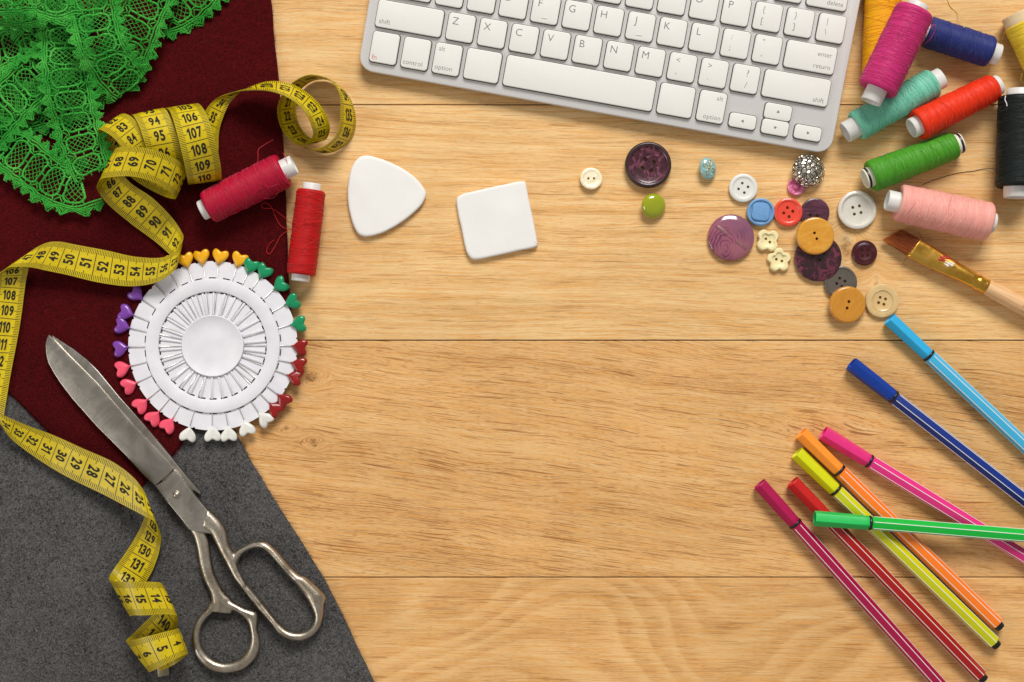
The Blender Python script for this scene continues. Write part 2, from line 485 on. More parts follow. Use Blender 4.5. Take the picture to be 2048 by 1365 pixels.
for i in range(13): key(374 - i * U, -191.5)
k = key(452, -191.5, 80, 54); legend(k, 'delete', 33, 15, 9, align='r')
k = key(-400, 66.4, 54, 61); legend(k, 'fn', -22, 21, 9.5, m_legr, 'l')
k = key(-336.2, 66.4, 54, 61); legend(k, 'control', -22.5, 19, 9, align='l')
k = key(-272.4, 66.4, 54, 61); legend(k, 'alt', -20, -19, 9, align='l'); legend(k, 'option', -22, 18, 9, align='l')
key(-200.4, 66.4, 70, 61); key(-3.5, 66.4, 303, 61); key(193, 66.4, 70, 61)
k = key(265.3, 66.4, 54, 61); legend(k, 'alt', 20, -19, 9, align='r'); legend(k, 'option', 21, 20, 9, align='r')
def arrow(k, rot):
    p = [Vector((3.8 * KU * math.cos(math.radians(rot + 120 * i)), 3.8 * KU * math.sin(math.radians(rot + 120 * i)), 0.00193)) for i in range(3)]
    obj('arrow_mark', (p, [(0, 1, 2)]), m_leg, k, smooth=False, world=False)
arrow(key(331.5, 83.5, 54, 28), 180); arrow(key(397.7, 53, 54, 31), 90); arrow(key(397.7, 84.5, 54, 29), 270); arrow(key(464, 83.5, 54, 28), 0)

# ------------------------------------------------------------------ tailor's chalk
def chalk_mat():
    t = NT('chalk'); co = t.coord()
    n = t.noise(co, 500, 4, 0.7); n2 = t.noise(co, 60, 2, 0.5)
    pit = t.mr(t.voronoi(co, 160), 0.0, 0.10, 1.0, 0.0, True)
    c = t.ramp(n2, [(0.3, C(230, 229, 225)), (0.7, C(236, 235, 231))])
    sel = t.mr(t.noise(co, 90, 1, 0.5), 0.66, 0.70, 0, 1)
    c = t.mix(t.mul(t.mul(pit, sel), 0.35), c, C(150, 142, 130))
    t.set(color=c, rough=0.9, spec=0.15); t.bump(n, 0.12, 0.0005); return t.m
m_chalk = chalk_mat()
def crop(pts, k, ox, oy): return [(x / k + ox, y / k + oy) for x, y in pts]
def chalk(name, pts, label, top):
    z = 5.0
    ctr = [sum(p[0] for p in pts) / len(pts), sum(p[1] for p in pts) / len(pts)]
    sm = catmull([Vector((x, y, 0)) for x, y in pts], 4, True)
    loops = []
    random.seed(len(pts))
    for sc, zz in ((0.985, 0.1), (1.0, 1.2), (0.998, 2.6), (0.986, 3.4), (0.968, 3.8), (0.94, 4.0), (0.9, 4.05)):
        L = []
        for p in sm:
            w = 1 + mnoise.noise(Vector((p.x * 0.12, p.y * 0.12, sc * 3))) * 0.007 + mnoise.noise(Vector((p.x * 0.4, p.y * 0.4, sc * 3))) * 0.002
            L.append(P(ctr[0] + (p.x - ctr[0]) * sc * w, ctr[1] + (p.y - ctr[1]) * sc * w, zz))
        loops.append(L)
    n = len(sm); V = [v for L in loops for v in L]; F = []
    for r in range(len(loops) - 1):
        for i in range(n):
            j = (i + 1) % n; F.append((r * n + j, r * n + i, (r + 1) * n + i, (r + 1) * n + j))
    F.append(tuple(range(n))); F.append(tuple((len(loops) - 1) * n + i for i in range(n))[::-1])
    o = obj(name, (V, F), m_chalk); tag(o, label, 'chalk')
tri = crop([(265, 103), (350, 108), (480, 150), (620, 215), (740, 300), (820, 390), (847, 450), (835, 510), (780, 590), (640, 710), (480, 805), (370, 845), (290, 857), (230, 840), (190, 795), (150, 690), (120, 540), (117, 420), (135, 280), (165, 190), (210, 130)], 4.6545, 670, 290)
chalk('tailors_chalk', tri, 'white rounded triangular piece of tailor\'s chalk on the wood', 0)
sqr = crop([(1130, 520), (1150, 480), (1200, 455), (1290, 433), (1380, 412), (1490, 387), (1600, 365), (1700, 343), (1755, 340), (1775, 355), (1800, 480), (1850, 720), (1885, 905), (1885, 925), (1865, 955), (1700, 990), (1500, 1035), (1320, 1070), (1270, 1060), (1235, 1020), (1215, 970), (1180, 800), (1145, 640)], 4.6545, 670, 290)
chalk('tailors_chalk', sqr, 'white square piece of tailor\'s chalk with one worn edge', 0)
m_dust = plain('chalk_dust', C(240, 238, 232), 0.9)
random.seed(9); dust = []
for _ in range(26):
    px, py = random.choice(((745, 505), (790, 466), (720, 486), (770, 470), (560, 852)))
    q = P(px + random.gauss(0, 14), py + random.gauss(0, 8), 0.05); r = random.uniform(0.0001, 0.00028)
    dust.append(([q + Vector((r, 0, 0)), q + Vector((0, r, 0)), q + Vector((-r, 0, 0)), q + Vector((0, -r, 0)), q + Vector((0, 0, r))], [(0, 1, 4), (1, 2, 4), (2, 3, 4), (3, 0, 4)]))
tag(obj('chalk_dust', join(*dust), m_dust), 'specks of white chalk dust on the wood below the triangular chalk', 'dust', kind='stuff')

# ------------------------------------------------------------------ buttons
def with_holes(geo, holes, rh, depth=0.02):
    """cut straight holes through the mesh; holes = local (x, y)"""
    a = bpy.data.objects.new('w', mesh_data('w', *geo, None)); COL.objects.link(a)
    cyl = []
    for hx, hy in holes:
        c = lathe([(0, -depth), (rh, -depth), (rh, depth), (0, depth)], 14)
        cyl.append(([v + Vector((hx, hy, 0)) for v in c[0]], c[1]))
    b = bpy.data.objects.new('c', mesh_data('c', *join(*cyl), None)); COL.objects.link(b)
    md = a.modifiers.new('b', 'BOOLEAN'); md.operation = 'DIFFERENCE'; md.object = b; md.solver = 'EXACT'
    dg = bpy.context.evaluated_depsgraph_get(); dg.update()
    me = bpy.data.meshes.new_from_object(a.evaluated_get(dg))
    V = [v.co.copy() for v in me.vertices]; F = [tuple(p.vertices) for p in me.polygons]
    bpy.data.objects.remove(a); bpy.data.objects.remove(b)
    return V, F
def hole4(r, a): return [(r * math.cos(math.radians(a + 90 * i)), r * math.sin(math.radians(a + 90 * i))) for i in range(4)]
def hole2(r, a): return [(r * math.cos(math.radians(a + 180 * i)), r * math.sin(math.radians(a + 180 * i))) for i in range(2)]
def flatprof(R, T, rim=0.0, dish=0.0, rimw=0.2, edge=0.35):
    """outside profile of a disc button: bottom centre -> top centre. R, T metres; rim raised, dish lower"""
    e = edge * T
    pr = [(0, 0.12 * T), (R * 0.55, 0.08 * T), (R * 0.86, 0), (R - e * 0.4, e * 0.35), (R, T * 0.5), (R - e * 0.15, T - e * 0.4), (R - e * 0.7, T - e * 0.05), (R - e * 1.2, T)]
    ri = R * (1 - rimw)
    pr += [(ri + R * 0.03, T), (ri, T - dish * 0.35), (ri - R * 0.05, T - dish * 0.85), (ri - R * 0.12, T - dish), (ri * 0.4, T - dish), (0, T - dish)]
    return pr
def button(px, py, rpx, z, T, label, mat, holes=None, rh=1.1, prof=None, tilt=(0, 0), seg=48, rmod=None, ang=35, name='button', z_off=0.0):
    """z mm = height of the underside; T mm thick"""
    R = R_(rpx, z + T); T *= MM
    geo = lathe(prof(R, T) if prof else flatprof(R, T), seg, rmod=rmod)
    if holes: geo = with_holes(geo, holes(R), rh * MM)
    q = P(px, py, z + T / MM); q.z = z * MM
    M = Matrix.Translation(q) @ Matrix.Rotation(math.radians(tilt[0]), 4, 'X') @ Matrix.Rotation(math.radians(tilt[1]), 4, 'Y')
    root = empty(name, None, M); tag(root, label, 'button', 'loose sewing buttons')
    o = obj('disc', geo, mat, root, world=False); sharp(o, ang)
    return root, R, T

def pearl(name, a, b, c, scale=60, stretch=(1, 1), rot=0.0, rough=0.25, dist=2.0, coat=0.4, trans=0.0, **kw):
    t = NT(name); co = t.coord(); x, y, z = t.sep(co)
    cr, sr = math.cos(math.radians(rot)), math.sin(math.radians(rot))
    u = t.add(t.mul(x, cr), t.mul(y, sr)); v = t.sub(t.mul(y, cr), t.mul(x, sr))
    vec = t.comb(t.mul(u, stretch[0]), t.mul(v, stretch[1]), z)
    n = t.noise(vec, scale, 4, 0.6, dist)
    t.set(color=t.ramp(n, [(0.32, a), (0.5, b), (0.68, c)]), rough=rough, coat=coat, coat_rough=0.12, trans=trans, **kw)
    t.bump(n, 0.06, 0.001)
    return t.m
m_ivory = pearl('ivory_pearl', C(222, 205, 160), C(240, 230, 196), C(250, 244, 222), 110, (0.5, 3.0), 22, 0.3)
m_burgb = pearl('burgundy_marble', C(38, 11, 21), C(70, 24, 40), C(134, 72, 92), 150, (1, 1), 0, 0.3, 3.0, 0.5)
m_lime = plain('lime_plastic', C(152, 162, 6), 0.08, 0.6, var=0.03, coat=1.0, coat_rough=0.03)
m_white = plain('white_plastic', C(222, 222, 216), 0.35, 0.45, var=0.02)
m_blue = plain('sky_blue_plastic', C(112, 158, 204), 0.4, var=0.06, scale=700)
m_blue2 = plain('sky_blue_matte', C(104, 154, 204), 0.6, var=0.14, scale=900, bump=0.25)
m_coral = plain('coral_plastic', C(232, 74, 54), 0.25, var=0.03, coat=0.4)
m_plum = pearl('plum_ripple', C(48, 16, 34), C(78, 30, 52), C(112, 60, 84), 90, (0.6, 4.0), -12, 0.35)
m_mauve = None
m_cream = plain('cream_plastic', C(240, 226, 172), 0.32, var=0.03, coat=0.3)
m_amber = pearl('amber_pearl', C(208, 138, 34), C(216, 150, 46), C(226, 168, 68), 90, (0.8, 1.8), 8, 0.18, 1.5, 0.9)
m_amber2 = pearl('amber_brushed', C(198, 130, 32), C(205, 138, 40), C(214, 150, 54), 260, (0.5, 7.0), 62, 0.25, 0.8, 0.7)
m_mottle = pearl('mottled_plum', C(30, 8, 20), C(50, 16, 30), C(120, 44, 66), 170, (1, 1), 0, 0.35, 2.0, 0.4)
m_maroon = plain('maroon_plastic', C(70, 16, 26), 0.35, var=0.08)
m_slate = plain('taupe_plastic', C(92, 84, 76), 0.35, var=0.08, coat=0.2)
m_mop = pearl('mother_of_pearl', C(206, 201, 188), C(216, 211, 199), C(224, 220, 210), 50, (1, 2), 30, 0.18, 1.0, 0.6)
m_horn = pearl('pale_horn', C(210, 176, 118), C(216, 184, 128), C(222, 194, 142), 40, (1, 2), 40, 0.22, 2.0, 0.5)
m_pink = pearl('pink_pearl', C(206, 84, 136), C(222, 110, 158), C(244, 168, 200), 120, (1, 2), 10, 0.25)
m_gold = plain('gold_paint', C(206, 168, 96), 0.28, 0.5, 1.0, var=0.1)
def striped():
    t = NT('mauve_striped'); co = t.coord(); x, y, z = t.sep(co)
    u = t.add(x, 0.0035); v = t.add(y, 0.0065)
    d = t.math('SQRT', t.add(t.mul(t.mul(u, u), 2.2), t.mul(v, v)))
    d = t.add(d, t.mul(t.noise(co, 110, 3, .6), 0.009))
    w = t.math('SINE', t.mul(d, 2300.0))
    n = t.noise(co, 90, 2, 0.5)
    c = t.mix(t.mr(w, -0.2, 0.7, 0, 1, True), C(146, 80, 104), C(108, 46, 76))
    c = t.mix(t.mr(n, 0.38, 0.58, 0.0, 0.9), c, C(160, 94, 108))
    c = t.mix(t.mr(t.add(t.mul(x, .6), t.mul(y, .8)), -.002, .009, 0, .6, True), c, C(118, 78, 106))  # greyer upper right side: window reflection put into the colour
    t.set(color=c, rough=0.15, coat=0.9, coat_rough=0.06); return t.m
m_mauve = striped()

button(1182, 358, 22.5, 0.4, 2.6, 'small ivory two-hole button beside the square chalk', m_ivory, lambda R: hole2(1.7 * MM, 2), 0.75, lambda R, T: flatprof(R, T, rimw=0.3, dish=0.0003), (-8, 4))
# large burgundy button with a raised dark rim
def rimprof(R, T): return [(0, .1 * T), (R * .6, .05 * T), (R * .9, 0), (R, T * .45), (R * .985, T * .82), (R * .93, T), (R * .86, T), (R * .80, T * .92), (R * .77, T * .78), (R * .70, T * .72), (R * .45, T * .68), (0, T * .66)]
r_, Rb, Tb = button(1297, 329.5, 46.5, 0.2, 5.0, 'largest burgundy marbled four-hole button below the keyboard', m_burgb, lambda R: hole4(3.75 * MM, 27), 1.25, rimprof)
m_rim = plain('dark_rim', C(46, 22, 28), 0.42, var=0.15, coat=0.2)
obj('rim', lathe([(Rb * 1.002, Tb * .46), (Rb * .99, Tb * .84), (Rb * .935, Tb * 1.02), (Rb * .86, Tb * 1.02), (Rb * .815, Tb * .90)], 56), m_rim, r_, world=False)
# lime shank button, leaning
def domeprof(h=1.0): return lambda R, T: [(0, 0.0), (R * .3, 0), (R * .32, T * .32), (R * .92, T * .36), (R, T * .45), (R * .985, T * .56), (R * .9, T * .74), (R * .74, T * .87), (R * .5, T * .96), (R * .25, T * .99), (0, T)]
button(1306, 410, 25.5, 0.6, 6.5, 'glossy lime green domed button under the large burgundy one', m_lime, None, prof=domeprof(), tilt=(8, 12), ang=60)
button(1487, 376, 28.7, 0.2, 3.0, 'plain white four-hole button near the keyboard\'s lower edge', m_white, lambda R: hole4(2.9 * MM, 12), 0.85, lambda R, T: flatprof(R, T, rimw=0.26, dish=0.0006))
# blue button with a square pad
r_, Rb, Tb = button(1522, 424, 28, 0.2, 3.4, 'sky blue button with a raised square pad', m_blue, None, prof=lambda R, T: flatprof(R, T, rimw=0.12, dish=0.0009))
sq = rrect(Rb * 1.3, Rb * 1.3, Rb * 0.34, 6); sq = [Vector((p.x * (1 - .06 * (p.y / Rb) ** 2), p.y * (1 - .06 * (p.x / Rb) ** 2))) for p in sq]
o = obj('square_pad', prism([Matrix.Rotation(math.radians(-6), 2) @ p for p in sq], Tb * .5, Tb * 1.08, 0.0007, 3), m_blue2, r_, world=False); sharp(o, 50)
button(1577, 424.5, 28.7, 0.2, 3.2, 'coral red four-hole button between the blue and plum ones', m_coral, lambda R: hole4(2.75 * MM, 10), 0.95, lambda R, T: flatprof(R, T, rimw=0.22, dish=0.0007))
button(1630.5, 425.5, 29.3, 0.2, 2.6, 'plum rippled two-hole button half hidden by the coral and amber ones', m_plum, lambda R: [(-0.0012 - 0.0019, -0.0016), (-0.0012 + 0.0022, -0.002)], 0.95)
button(1715, 420, 38.7, 0.2, 3.6, 'big mother-of-pearl four-hole button beside the pink spool', m_mop, lambda R: hole4(2.9 * MM, -32), 0.95, lambda R, T: flatprof(R, T, rimw=0.2, dish=0.0014))
# mauve with a sunk bar across
def mauve():
    r_, R, T = button(1463, 475, 46.8, 0.2, 4.4, 'large glossy mauve button with swirled stripes and a sunken bar', m_mauve, None, prof=lambda R, T: [(0, 0), (R * .6, 0), (R * .93, T * .1), (R, T * .45), (R * .985, T * .62), (R * .93, T * .76), (R * .7, T * .92), (R * .3, T), (0, T)], seg=64, ang=70)
    d = r_.children[0]
    a = math.radians(-37)
    m2 = plain('mauve_groove', C(138, 92, 98), 0.3, var=0.3, scale=600, coat=0.3)
    for s in (-1, 1):
        bar = prism(rrect(R * .58, R * .15, R * .05, 3), 0, T * .045, 0.0001, 2)
        pts = []
        for v in bar[0]:
            p = Matrix.Rotation(a, 3, 'Z') @ Vector((v.x + s * R * .52, v.y, 0))
            q = min(1.0, math.hypot(p.x, p.y) / R)
            top = T * (1 - 0.085 * (q / .7) ** 2) if q < .7 else T * (0.915 - (q - .7) / .23 * .155)
            pts.append(Vector((p.x, p.y, top + T * .015 + v.z)))
        obj('groove', (pts, bar[1]), m2, r_, world=False)
mauve()
def flower(n, depth, ph): return lambda a, r, h: 1 - depth * (0.5 - 0.5 * math.cos(n * (a - ph))) ** 2.2
def flprof(R, T): return [(0, .1 * T), (R * .6, 0.03 * T), (R * .9, 0.1 * T), (R, T * .5), (R * .96, T * .82), (R * .86, T), (R * .66, T), (R * .55, T * .75), (R * .46, T * .62), (0, T * .6)]
def flmod(n, d, ph):
    f = flower(n, d, ph)
    return lambda a, r, h: 1.0 if r < 0.0046 else f(a, r, h)
button(1536.5, 481, 24.5, 0.2, 3.0, 'cream four-petal flower button beside the mauve one', m_cream, lambda R: hole2(1.55 * MM, -40), 0.85, flprof, rmod=flmod(4, 0.26, math.radians(40)), seg=72)
button(1559, 520.5, 24.8, 0.2, 3.0, 'cream five-petal flower button, lower of the two flowers', m_cream, lambda R: hole2(1.75 * MM, -18), 0.85, flprof, rmod=flmod(5, 0.24, math.radians(20)), seg=80)
button(1637, 516, 47.3, 0.2, 3.2, 'large mottled dark plum button lying under the amber one', m_mottle, lambda R: [(-0.0033, 0.0002 + .0016), (0.0004, -0.0012), (0.003, 0.003)], 1.15)
def thick(R, T): return [(0, 0), (R * .7, 0), (R * .95, T * .06), (R, T * .3), (R, T * .66), (R * .975, T * .86), (R * .93, T * .97), (R * .88, T), (R * .6, T * .95), (0, T * .93)]
button(1631.5, 472, 37.8, 3.6, 4.0, 'amber two-hole button resting on the two dark plum buttons', m_amber, lambda R: hole2(1.85 * MM, 112), 0.85, thick, (0, 0))
button(1730, 506, 25.6, 0.2, 3.0, 'small ringed maroon four-hole button alone beside the brush tip', m_maroon, lambda R: hole4(2.4 * MM, 48), 0.85, lambda R, T: [(0, .1 * T), (R * .8, 0), (R, T * .45), (R * .97, T * .85), (R * .9, T), (R * .82, T), (R * .78, T * .9), (R * .72, T * .96), (R * .68, T * .86), (R * .62, T * .9), (R * .56, T * .74), (R * .4, T * .66), (0, T * .62)])
button(1682, 565, 33.2, 0.2, 3.0, 'taupe grey four-hole button half covered by an amber one', m_slate, lambda R: hole4(2.55 * MM, 15), 0.9, lambda R, T: flatprof(R, T, rimw=0.14, dish=0.0005))
button(1695.5, 609, 37.0, 2.4, 4.2, 'brushed amber two-hole button resting on the taupe one', m_amber2, lambda R: hole2(2.0 * MM, 75), 0.95, thick, (5, 4))
button(1765, 602, 34.2, 0.2, 3.0, 'pale beige translucent four-hole button touching the light blue marker', m_horn, lambda R: hole4(2.35 * MM, 28), 0.95, lambda R, T: [(0, .1 * T), (R * .8, 0), (R, T * .5), (R * .96, T * .9), (R * .86, T), (R * .66, T * .9), (R * .63, T * .96), (R * .60, T * .8), (R * .5, T * .66), (0, T * .64)])
# pink shank button turned over
r_, Rb, Tb = button(1593, 373.5, 17.6, 0.2, 2.4, 'tiny pink pearly shank button tucked under the silver one', m_pink, None, prof=lambda R, T: flatprof(R, T, rimw=0.16, dish=0.0008))
obj('shank', lathe([(Rb * .42, Tb * .5), (Rb * .4, Tb * .9), (Rb * .3, Tb * 1.25), (Rb * .12, Tb * 1.4), (0, Tb * 1.42)], 20), m_pink, r_, world=False)
# hammered silver dome
def silver():
    t = NT('hammered_silver'); t.set(color=C(212, 202, 184), metal=1.0, rough=0.22)
    co = t.coord(); x, y, z = t.sep(co); co = t.comb(x, y, t.mul(z, .6))
    vd = t.voronoi(co, 400, 'DISTANCE_TO_EDGE'); e = t.mr(vd, 0, .22, 0, 1, True); t.bump(e, 1.0, 0.0007)
    t.set(color=t.mix(t.mr(vd, .01, .09, 0, 1, True), C(78, 68, 56), C(232, 226, 214)))
    R = R_(32, 6); T = 0.0085
    prof = [(0, 0), (R * .55, 0), (R * .7, T * .1), (R * .98, T * .34), (R, T * .42)]
    for i in range(1, 30):
        a = i / 30 * math.pi / 2; prof.append((R * math.cos(a) ** 0.8 if i < 29 else R * .03, T * (.42 + .58 * math.sin(a))))
    prof.append((0, T))
    V, F = lathe(prof, 120)
    out = []
    for v in V:
        if v.z > T * .43:
            q = Vector((v.x, v.y, 0)) * (1 + 0.25 * (v.length / R) ** 2)
            d, _ = mnoise.voronoi(q / 0.00125)
            k = min(1.0, (d[1] - d[0]) * 1.8)
            nn = Vector((v.x, v.y, max(0, v.z - T * .1) * 1.6)).normalized()
            v = v - nn * (0.00010 * k)
        out.append(v)
    M = Matrix.Translation(P(1617, 342, 6) * 1.0) ; M.translation.z = 0.0013
    M = M @ Matrix.Rotation(math.radians(6), 4, 'Y') @ Matrix.Rotation(math.radians(-5), 4, 'X')
    root = empty('button', None, M); tag(root, 'silver hammered metal dome button by the keyboard corner', 'button', 'loose sewing buttons')
    obj('dome', (out, F), t.m, root, world=False)
    obj('edge_ring', tube([Vector((R * 1.0 * math.cos(i / 64 * 2 * math.pi), R * 1.0 * math.sin(i / 64 * 2 * math.pi), T * .4)) for i in range(64)], 0.0005, 6, True), t.m, root, world=False)
silver()
def glass_button():
    t = NT('aqua_glass'); n = t.noise(t.coord(), 300, 2); t.set(color=t.ramp(n, [(0.3, C(140, 190, 188)), (0.7, C(176, 216, 212))]), rough=0.15, coat=0.5, trans=0.25, sss=0.0)
    rx, ry, T = R_(17.5), R_(22.5), 0.005
    V, F = lathe([(0, 0), (.3, 0), (.32, T * .3), (.93, T * .36), (1, T * .5), (.96, T * .66), (.86, T * .78), (.6, T * .93), (.3, T * .99), (0, T)], 44)
    V = [Vector((v.x * rx, v.y * ry, v.z)) for v in V]
    M = Matrix.Translation(P(1413, 338, 3)); M.translation.z = 0.001
    M = M @ Matrix.Rotation(math.radians(10), 4, 'Z') @ Matrix.Rotation(math.radians(14), 4, 'Y')
    root = empty('button', None, M); tag(root, 'small oval aqua glass button with gold flower relief', 'button', 'loose sewing buttons')
    obj('disc', (V, F), t.m, root, world=False)
    for i in range(8):
        a = i * math.pi / 4 + .2; pts = []
        for k in range(15):
            th = k / 14 * 2 * math.pi
            q = 0.2 + 0.27 * (1 - math.cos(th)) * (1 if i % 2 else .85); w = 0.15 * math.sin(th)
            x = q * math.cos(a) - w * math.sin(a); y = q * math.sin(a) + w * math.cos(a)
            r2 = x * x + y * y
            pts.append(Vector((x * rx, y * ry, T * (1.0 - .12 * r2 - .14 * r2 * r2) + 0.00008)))
        obj('petal', tube(pts[:-1], 0.00019, 5, True), m_gold if i % 2 else plain('aqua_relief', C(168, 206, 196), 0.2, coat=.4), root, world=False)
    obj('flower_centre', lathe([(rx * .16, T * .98), (rx * .1, T * 1.05), (0, T * 1.07)], 14), m_gold, root, world=False)
glass_button()
# ------------------------------------------------------------------ thread spools
m_core = plain('spool_white', C(222, 220, 216), 0.4, 0.4, var=0.03, sss=0.0)
def thread_mat(name, dark, mid, light, sheen=0.06):
    t = NT(name); co = t.coord(); x, y, z = t.sep(co)
    th = t.math('ARCTAN2', z, y)
    a1 = t.add(t.mul(x, 4600), t.mul(th, 0.9)); a2 = t.sub(t.mul(x, 4600), t.mul(th, 1.3))
    n1 = t.noise(t.comb(a1, t.mul(y, 60), t.mul(z, 60)), 1, 2, 0.6)
    n2 = t.noise(t.comb(t.mul(a2, 0.45), t.mul(y, 40), t.mul(z, 40)), 1, 2, 0.6)
    n3 = t.noise(t.comb(t.mul(x, 500), t.mul(y, 25), t.mul(z, 25)), 1, 3, 0.6)
    f = t.add(t.mul(n1, 0.45), t.add(t.mul(n2, 0.4), t.mul(n3, 0.15)))
    t.set(color=t.ramp(f, [(0.30, dark), (0.5, mid), (0.70, light)]), rough=0.50, spec=0.28, sheen=sheen, sheen_rough=0.3, sheen_tint=light)
    t.bump(t.add(n1, t.mul(n2, .6)), 0.45, 0.0004)
    return t.m
def shade(c, k): return tuple(min(1, v * k) for v in c[:3]) + (1,)
def frame(a, b):
    """matrix with X along a->b, Z as up as possible, origin in the middle"""
    x = (b - a).normalized(); z = Vector((0, 0, 1)); y = z.cross(x).normalized(); z = x.cross(y)
    M = Matrix((x, y, z)).transposed().to_4x4(); M.translation = (a + b) / 2
    return M
def spool(label, a, b, za, zb, ra, rb, rc, ca, cb, col, seed, strands=16, band=None, bulge=0.0, core_mat=None, name='thread_spool', core_len=None):
    rnd = random.Random(seed)
    A, B = P(a[0], a[1], za), P(b[0], b[1], zb)
    M = frame(A, B); L = (B - A).length
    zm = (za + zb) / 2
    RA, RB, RC = R_(ra, zm), R_(rb, zm), R_(rc, zm); CA, CB = R_(ca, zm), R_(cb, zm)
    root = empty(name, None, M)
    tag(root, label, 'thread spool', 'spools of sewing thread')
    # hollow core tube
    xa, xb = -L / 2 - CA, L / 2 + CB; w = RC * 0.2
    pr = [(RC - w, xa + .0004), (RC - w * .6, xa), (RC - w * .25, xa), (RC, xa + .0005), (RC, xb - .0005), (RC - w * .25, xb), (RC - w * .6, xb), (RC - w, xb - .0004)]
    obj('core_tube', lathe(pr, 36, 'x', closed=True), core_mat or m_core, root, world=False)
    if band:
        for x0 in (xa + 0.0016, xb - 0.0016):
            obj('black_band', lathe([(RC + .00006, x0 - .0007), (RC + .00012, x0 - .0005), (RC + .00012, x0 + .0005), (RC + .00006, x0 + .0007)], 36, 'x'), band, root, world=False)
    def rad(t):
        e = 1.0
        if t < .045: e = .90 + .10 * math.sqrt(max(0, 1 - (1 - t / .045) ** 2))
        if t > .955: e = .90 + .10 * math.sqrt(max(0, 1 - (1 - (1 - t) / .045) ** 2))
        return (RA + (RB - RA) * t) * e * (1 + bulge * math.sin(math.pi * t)) * (1 + .006 * math.sin(17 * t + seed) + .005 * math.sin(41 * t + 2 * seed))
    prof = [(RC * 1.0, -L / 2 + .0012), (RA * .8, -L / 2 + .0003)]
    for i in range(49): t = i / 48; prof.append((rad(t), -L / 2 + L * t))
    prof += [(RB * .8, L / 2 - .0003), (RC * 1.0, L / 2 - .0012)]
    c = C(*col); m = thread_mat('thread_%d_%d_%d' % col, shade(c, .72), c, shade(c, 1.25))
    obj('wound_thread', lathe(prof, 48, 'x'), m, root, world=False)
    gs = []
    for s in range(strands * 3):
        t0 = rnd.uniform(.03, .9); t1 = min(.97, max(.03, t0 + rnd.choice((-1, 1)) * rnd.uniform(.04, .5)))
        ph = rnd.uniform(0, 6.28); turns = rnd.uniform(.5, 1.6); n = int(34 * turns) + 4; pts = []
        for k in range(n):
            q = k / (n - 1); t = t0 + (t1 - t0) * q + .006 * math.sin(q * 9 + s); an = ph + turns * 2 * math.pi * q
            r = rad(max(.01, min(.99, t))) + .00010 + rnd.uniform(-.00002, .00002)
            pts.append(Vector((-L / 2 + L * t, r * math.cos(an), r * math.sin(an))))
        gs.append(tube(pts, rnd.choice((.00010, .00012, .00016)), 4))
    m2 = plain('strand_%d_%d_%d' % col, shade(c, 1.2), 0.6, 0.25, var=.1, sheen=.2)
    obj('outer_strands', join(*gs), m2, root, world=False)
    return root, M, m2
def loose(root, M, pts, mat, r=0.00017):
    """loose thread end through photograph points (px, py, z)"""
    w = catmull([P(*p) for p in pts], 8); Mi = M.inverted()
    obj('loose_thread', tube([Mi @ p for p in w], r, 5), mat, root, world=False)

zc = ZB
rt, M, m2 = spool('crimson spool lying on the burgundy cloth beside the measuring tape', (415, 416), (568, 340), zc + 10, zc + 10.8, 33.5, 36, 20.5, 14, 23, (176, 3, 48), 1, 22, bulge=.02)
loose(rt, M, [(512, 352, 24), (516, 318, 25), (517, 300, 22), (532, 288, 14), (546, 280, 8)], m2)
loose(rt, M, [(512, 352, 24), (522, 368, 25), (548, 372, 24), (572, 350, 20), (574, 325, 21), (566, 306, 20)], m2)
loose(rt, M, [(505, 390, 23), (528, 375, 24), (556, 378, 20), (552, 392, 16), (535, 398, 18), (518, 390, 21)], m2)
rt, M, m2 = spool('scarlet spool lying just off the burgundy cloth, beside the crimson one', (622.5, 381), (602, 550), 9.2, 9.2, 28.8, 29.2, 18.5, 14, 13, (184, 10, 12), 2, 18)
loose(rt, M, [(646, 428, 12), (648, 438, 14), (636, 442, 17), (612, 445, 19), (598, 455, 15), (580, 459, 7), (562, 452, 5.2), (550, 432, 5), (544, 416, 5), (532, 406, 5.2), (523, 410, 5), (527, 417, 5), (545, 418, 5.6), (562, 430, 5), (583, 448, 3)], m2)
loose(rt, M, [(580, 459, 5.6), (562, 472, 5), (551, 492, 5), (540, 508, 5), (533, 503, 5), (538, 490, 5), (548, 480, 5)], m2)

spool('golden yellow spool mostly hidden under the magenta spool', (1770, -60), (1757, 152), 11.5, 9.5, 38, 33, 19, 14, 12, (240, 168, 8), 3, 14)
rt, M, m2 = spool('magenta spool lying across the golden yellow and mint spools', (1753, 181), (1831, 20), 27, 30, 40, 39, 21, 26, 14, (196, 42, 112), 4, 24, bulge=.01)
loose(rt, M, [(1806, 60, 43), (1800, 52, 43.5), (1812, 36, 44), (1828, 34, 44), (1824, 44, 44), (1816, 52, 44), (1808, 60, 43)], m2)
loose(rt, M, [(1861, 60, 27), (1864, 52, 27), (1870, 50, 26), (1870, 62, 24), (1861, 78, 22), (1849, 88, 19)], m2)
rt, M, m2 = spool('navy blue spool at the top right, partly under the magenta one', (1852, 63), (1981, 105), 9.6, 9.6, 31, 31, 21, 14, 18, (34, 46, 112), 5, 18)
m_ythr = plain('yellow_thread', C(214, 190, 70), .6)
loose(rt, M, [(1893, -8, .4), (1900, 12, .4), (1914, 26, .6), (1922, 36, 6), (1928, 56, 19)], m_ythr)
spool('mint green spool under the magenta spool\'s lower end', (1711, 254), (1867, 165), 9.4, 9.4, 30.5, 30, 21.5, 24, 19, (122, 202, 176), 6, 24)
spool('orange red spool leaning between the mint and bright green spools', (1834, 252), (1989, 174), 12.4, 9.0, 32, 27.5, 20.5, 13, 11, (228, 50, 10), 7, 14, bulge=.015)
m_black = plain('black_plastic', C(22, 22, 24), 0.35)
m_cream2 = plain('spool_cream', C(232, 226, 206), 0.45, var=.04)
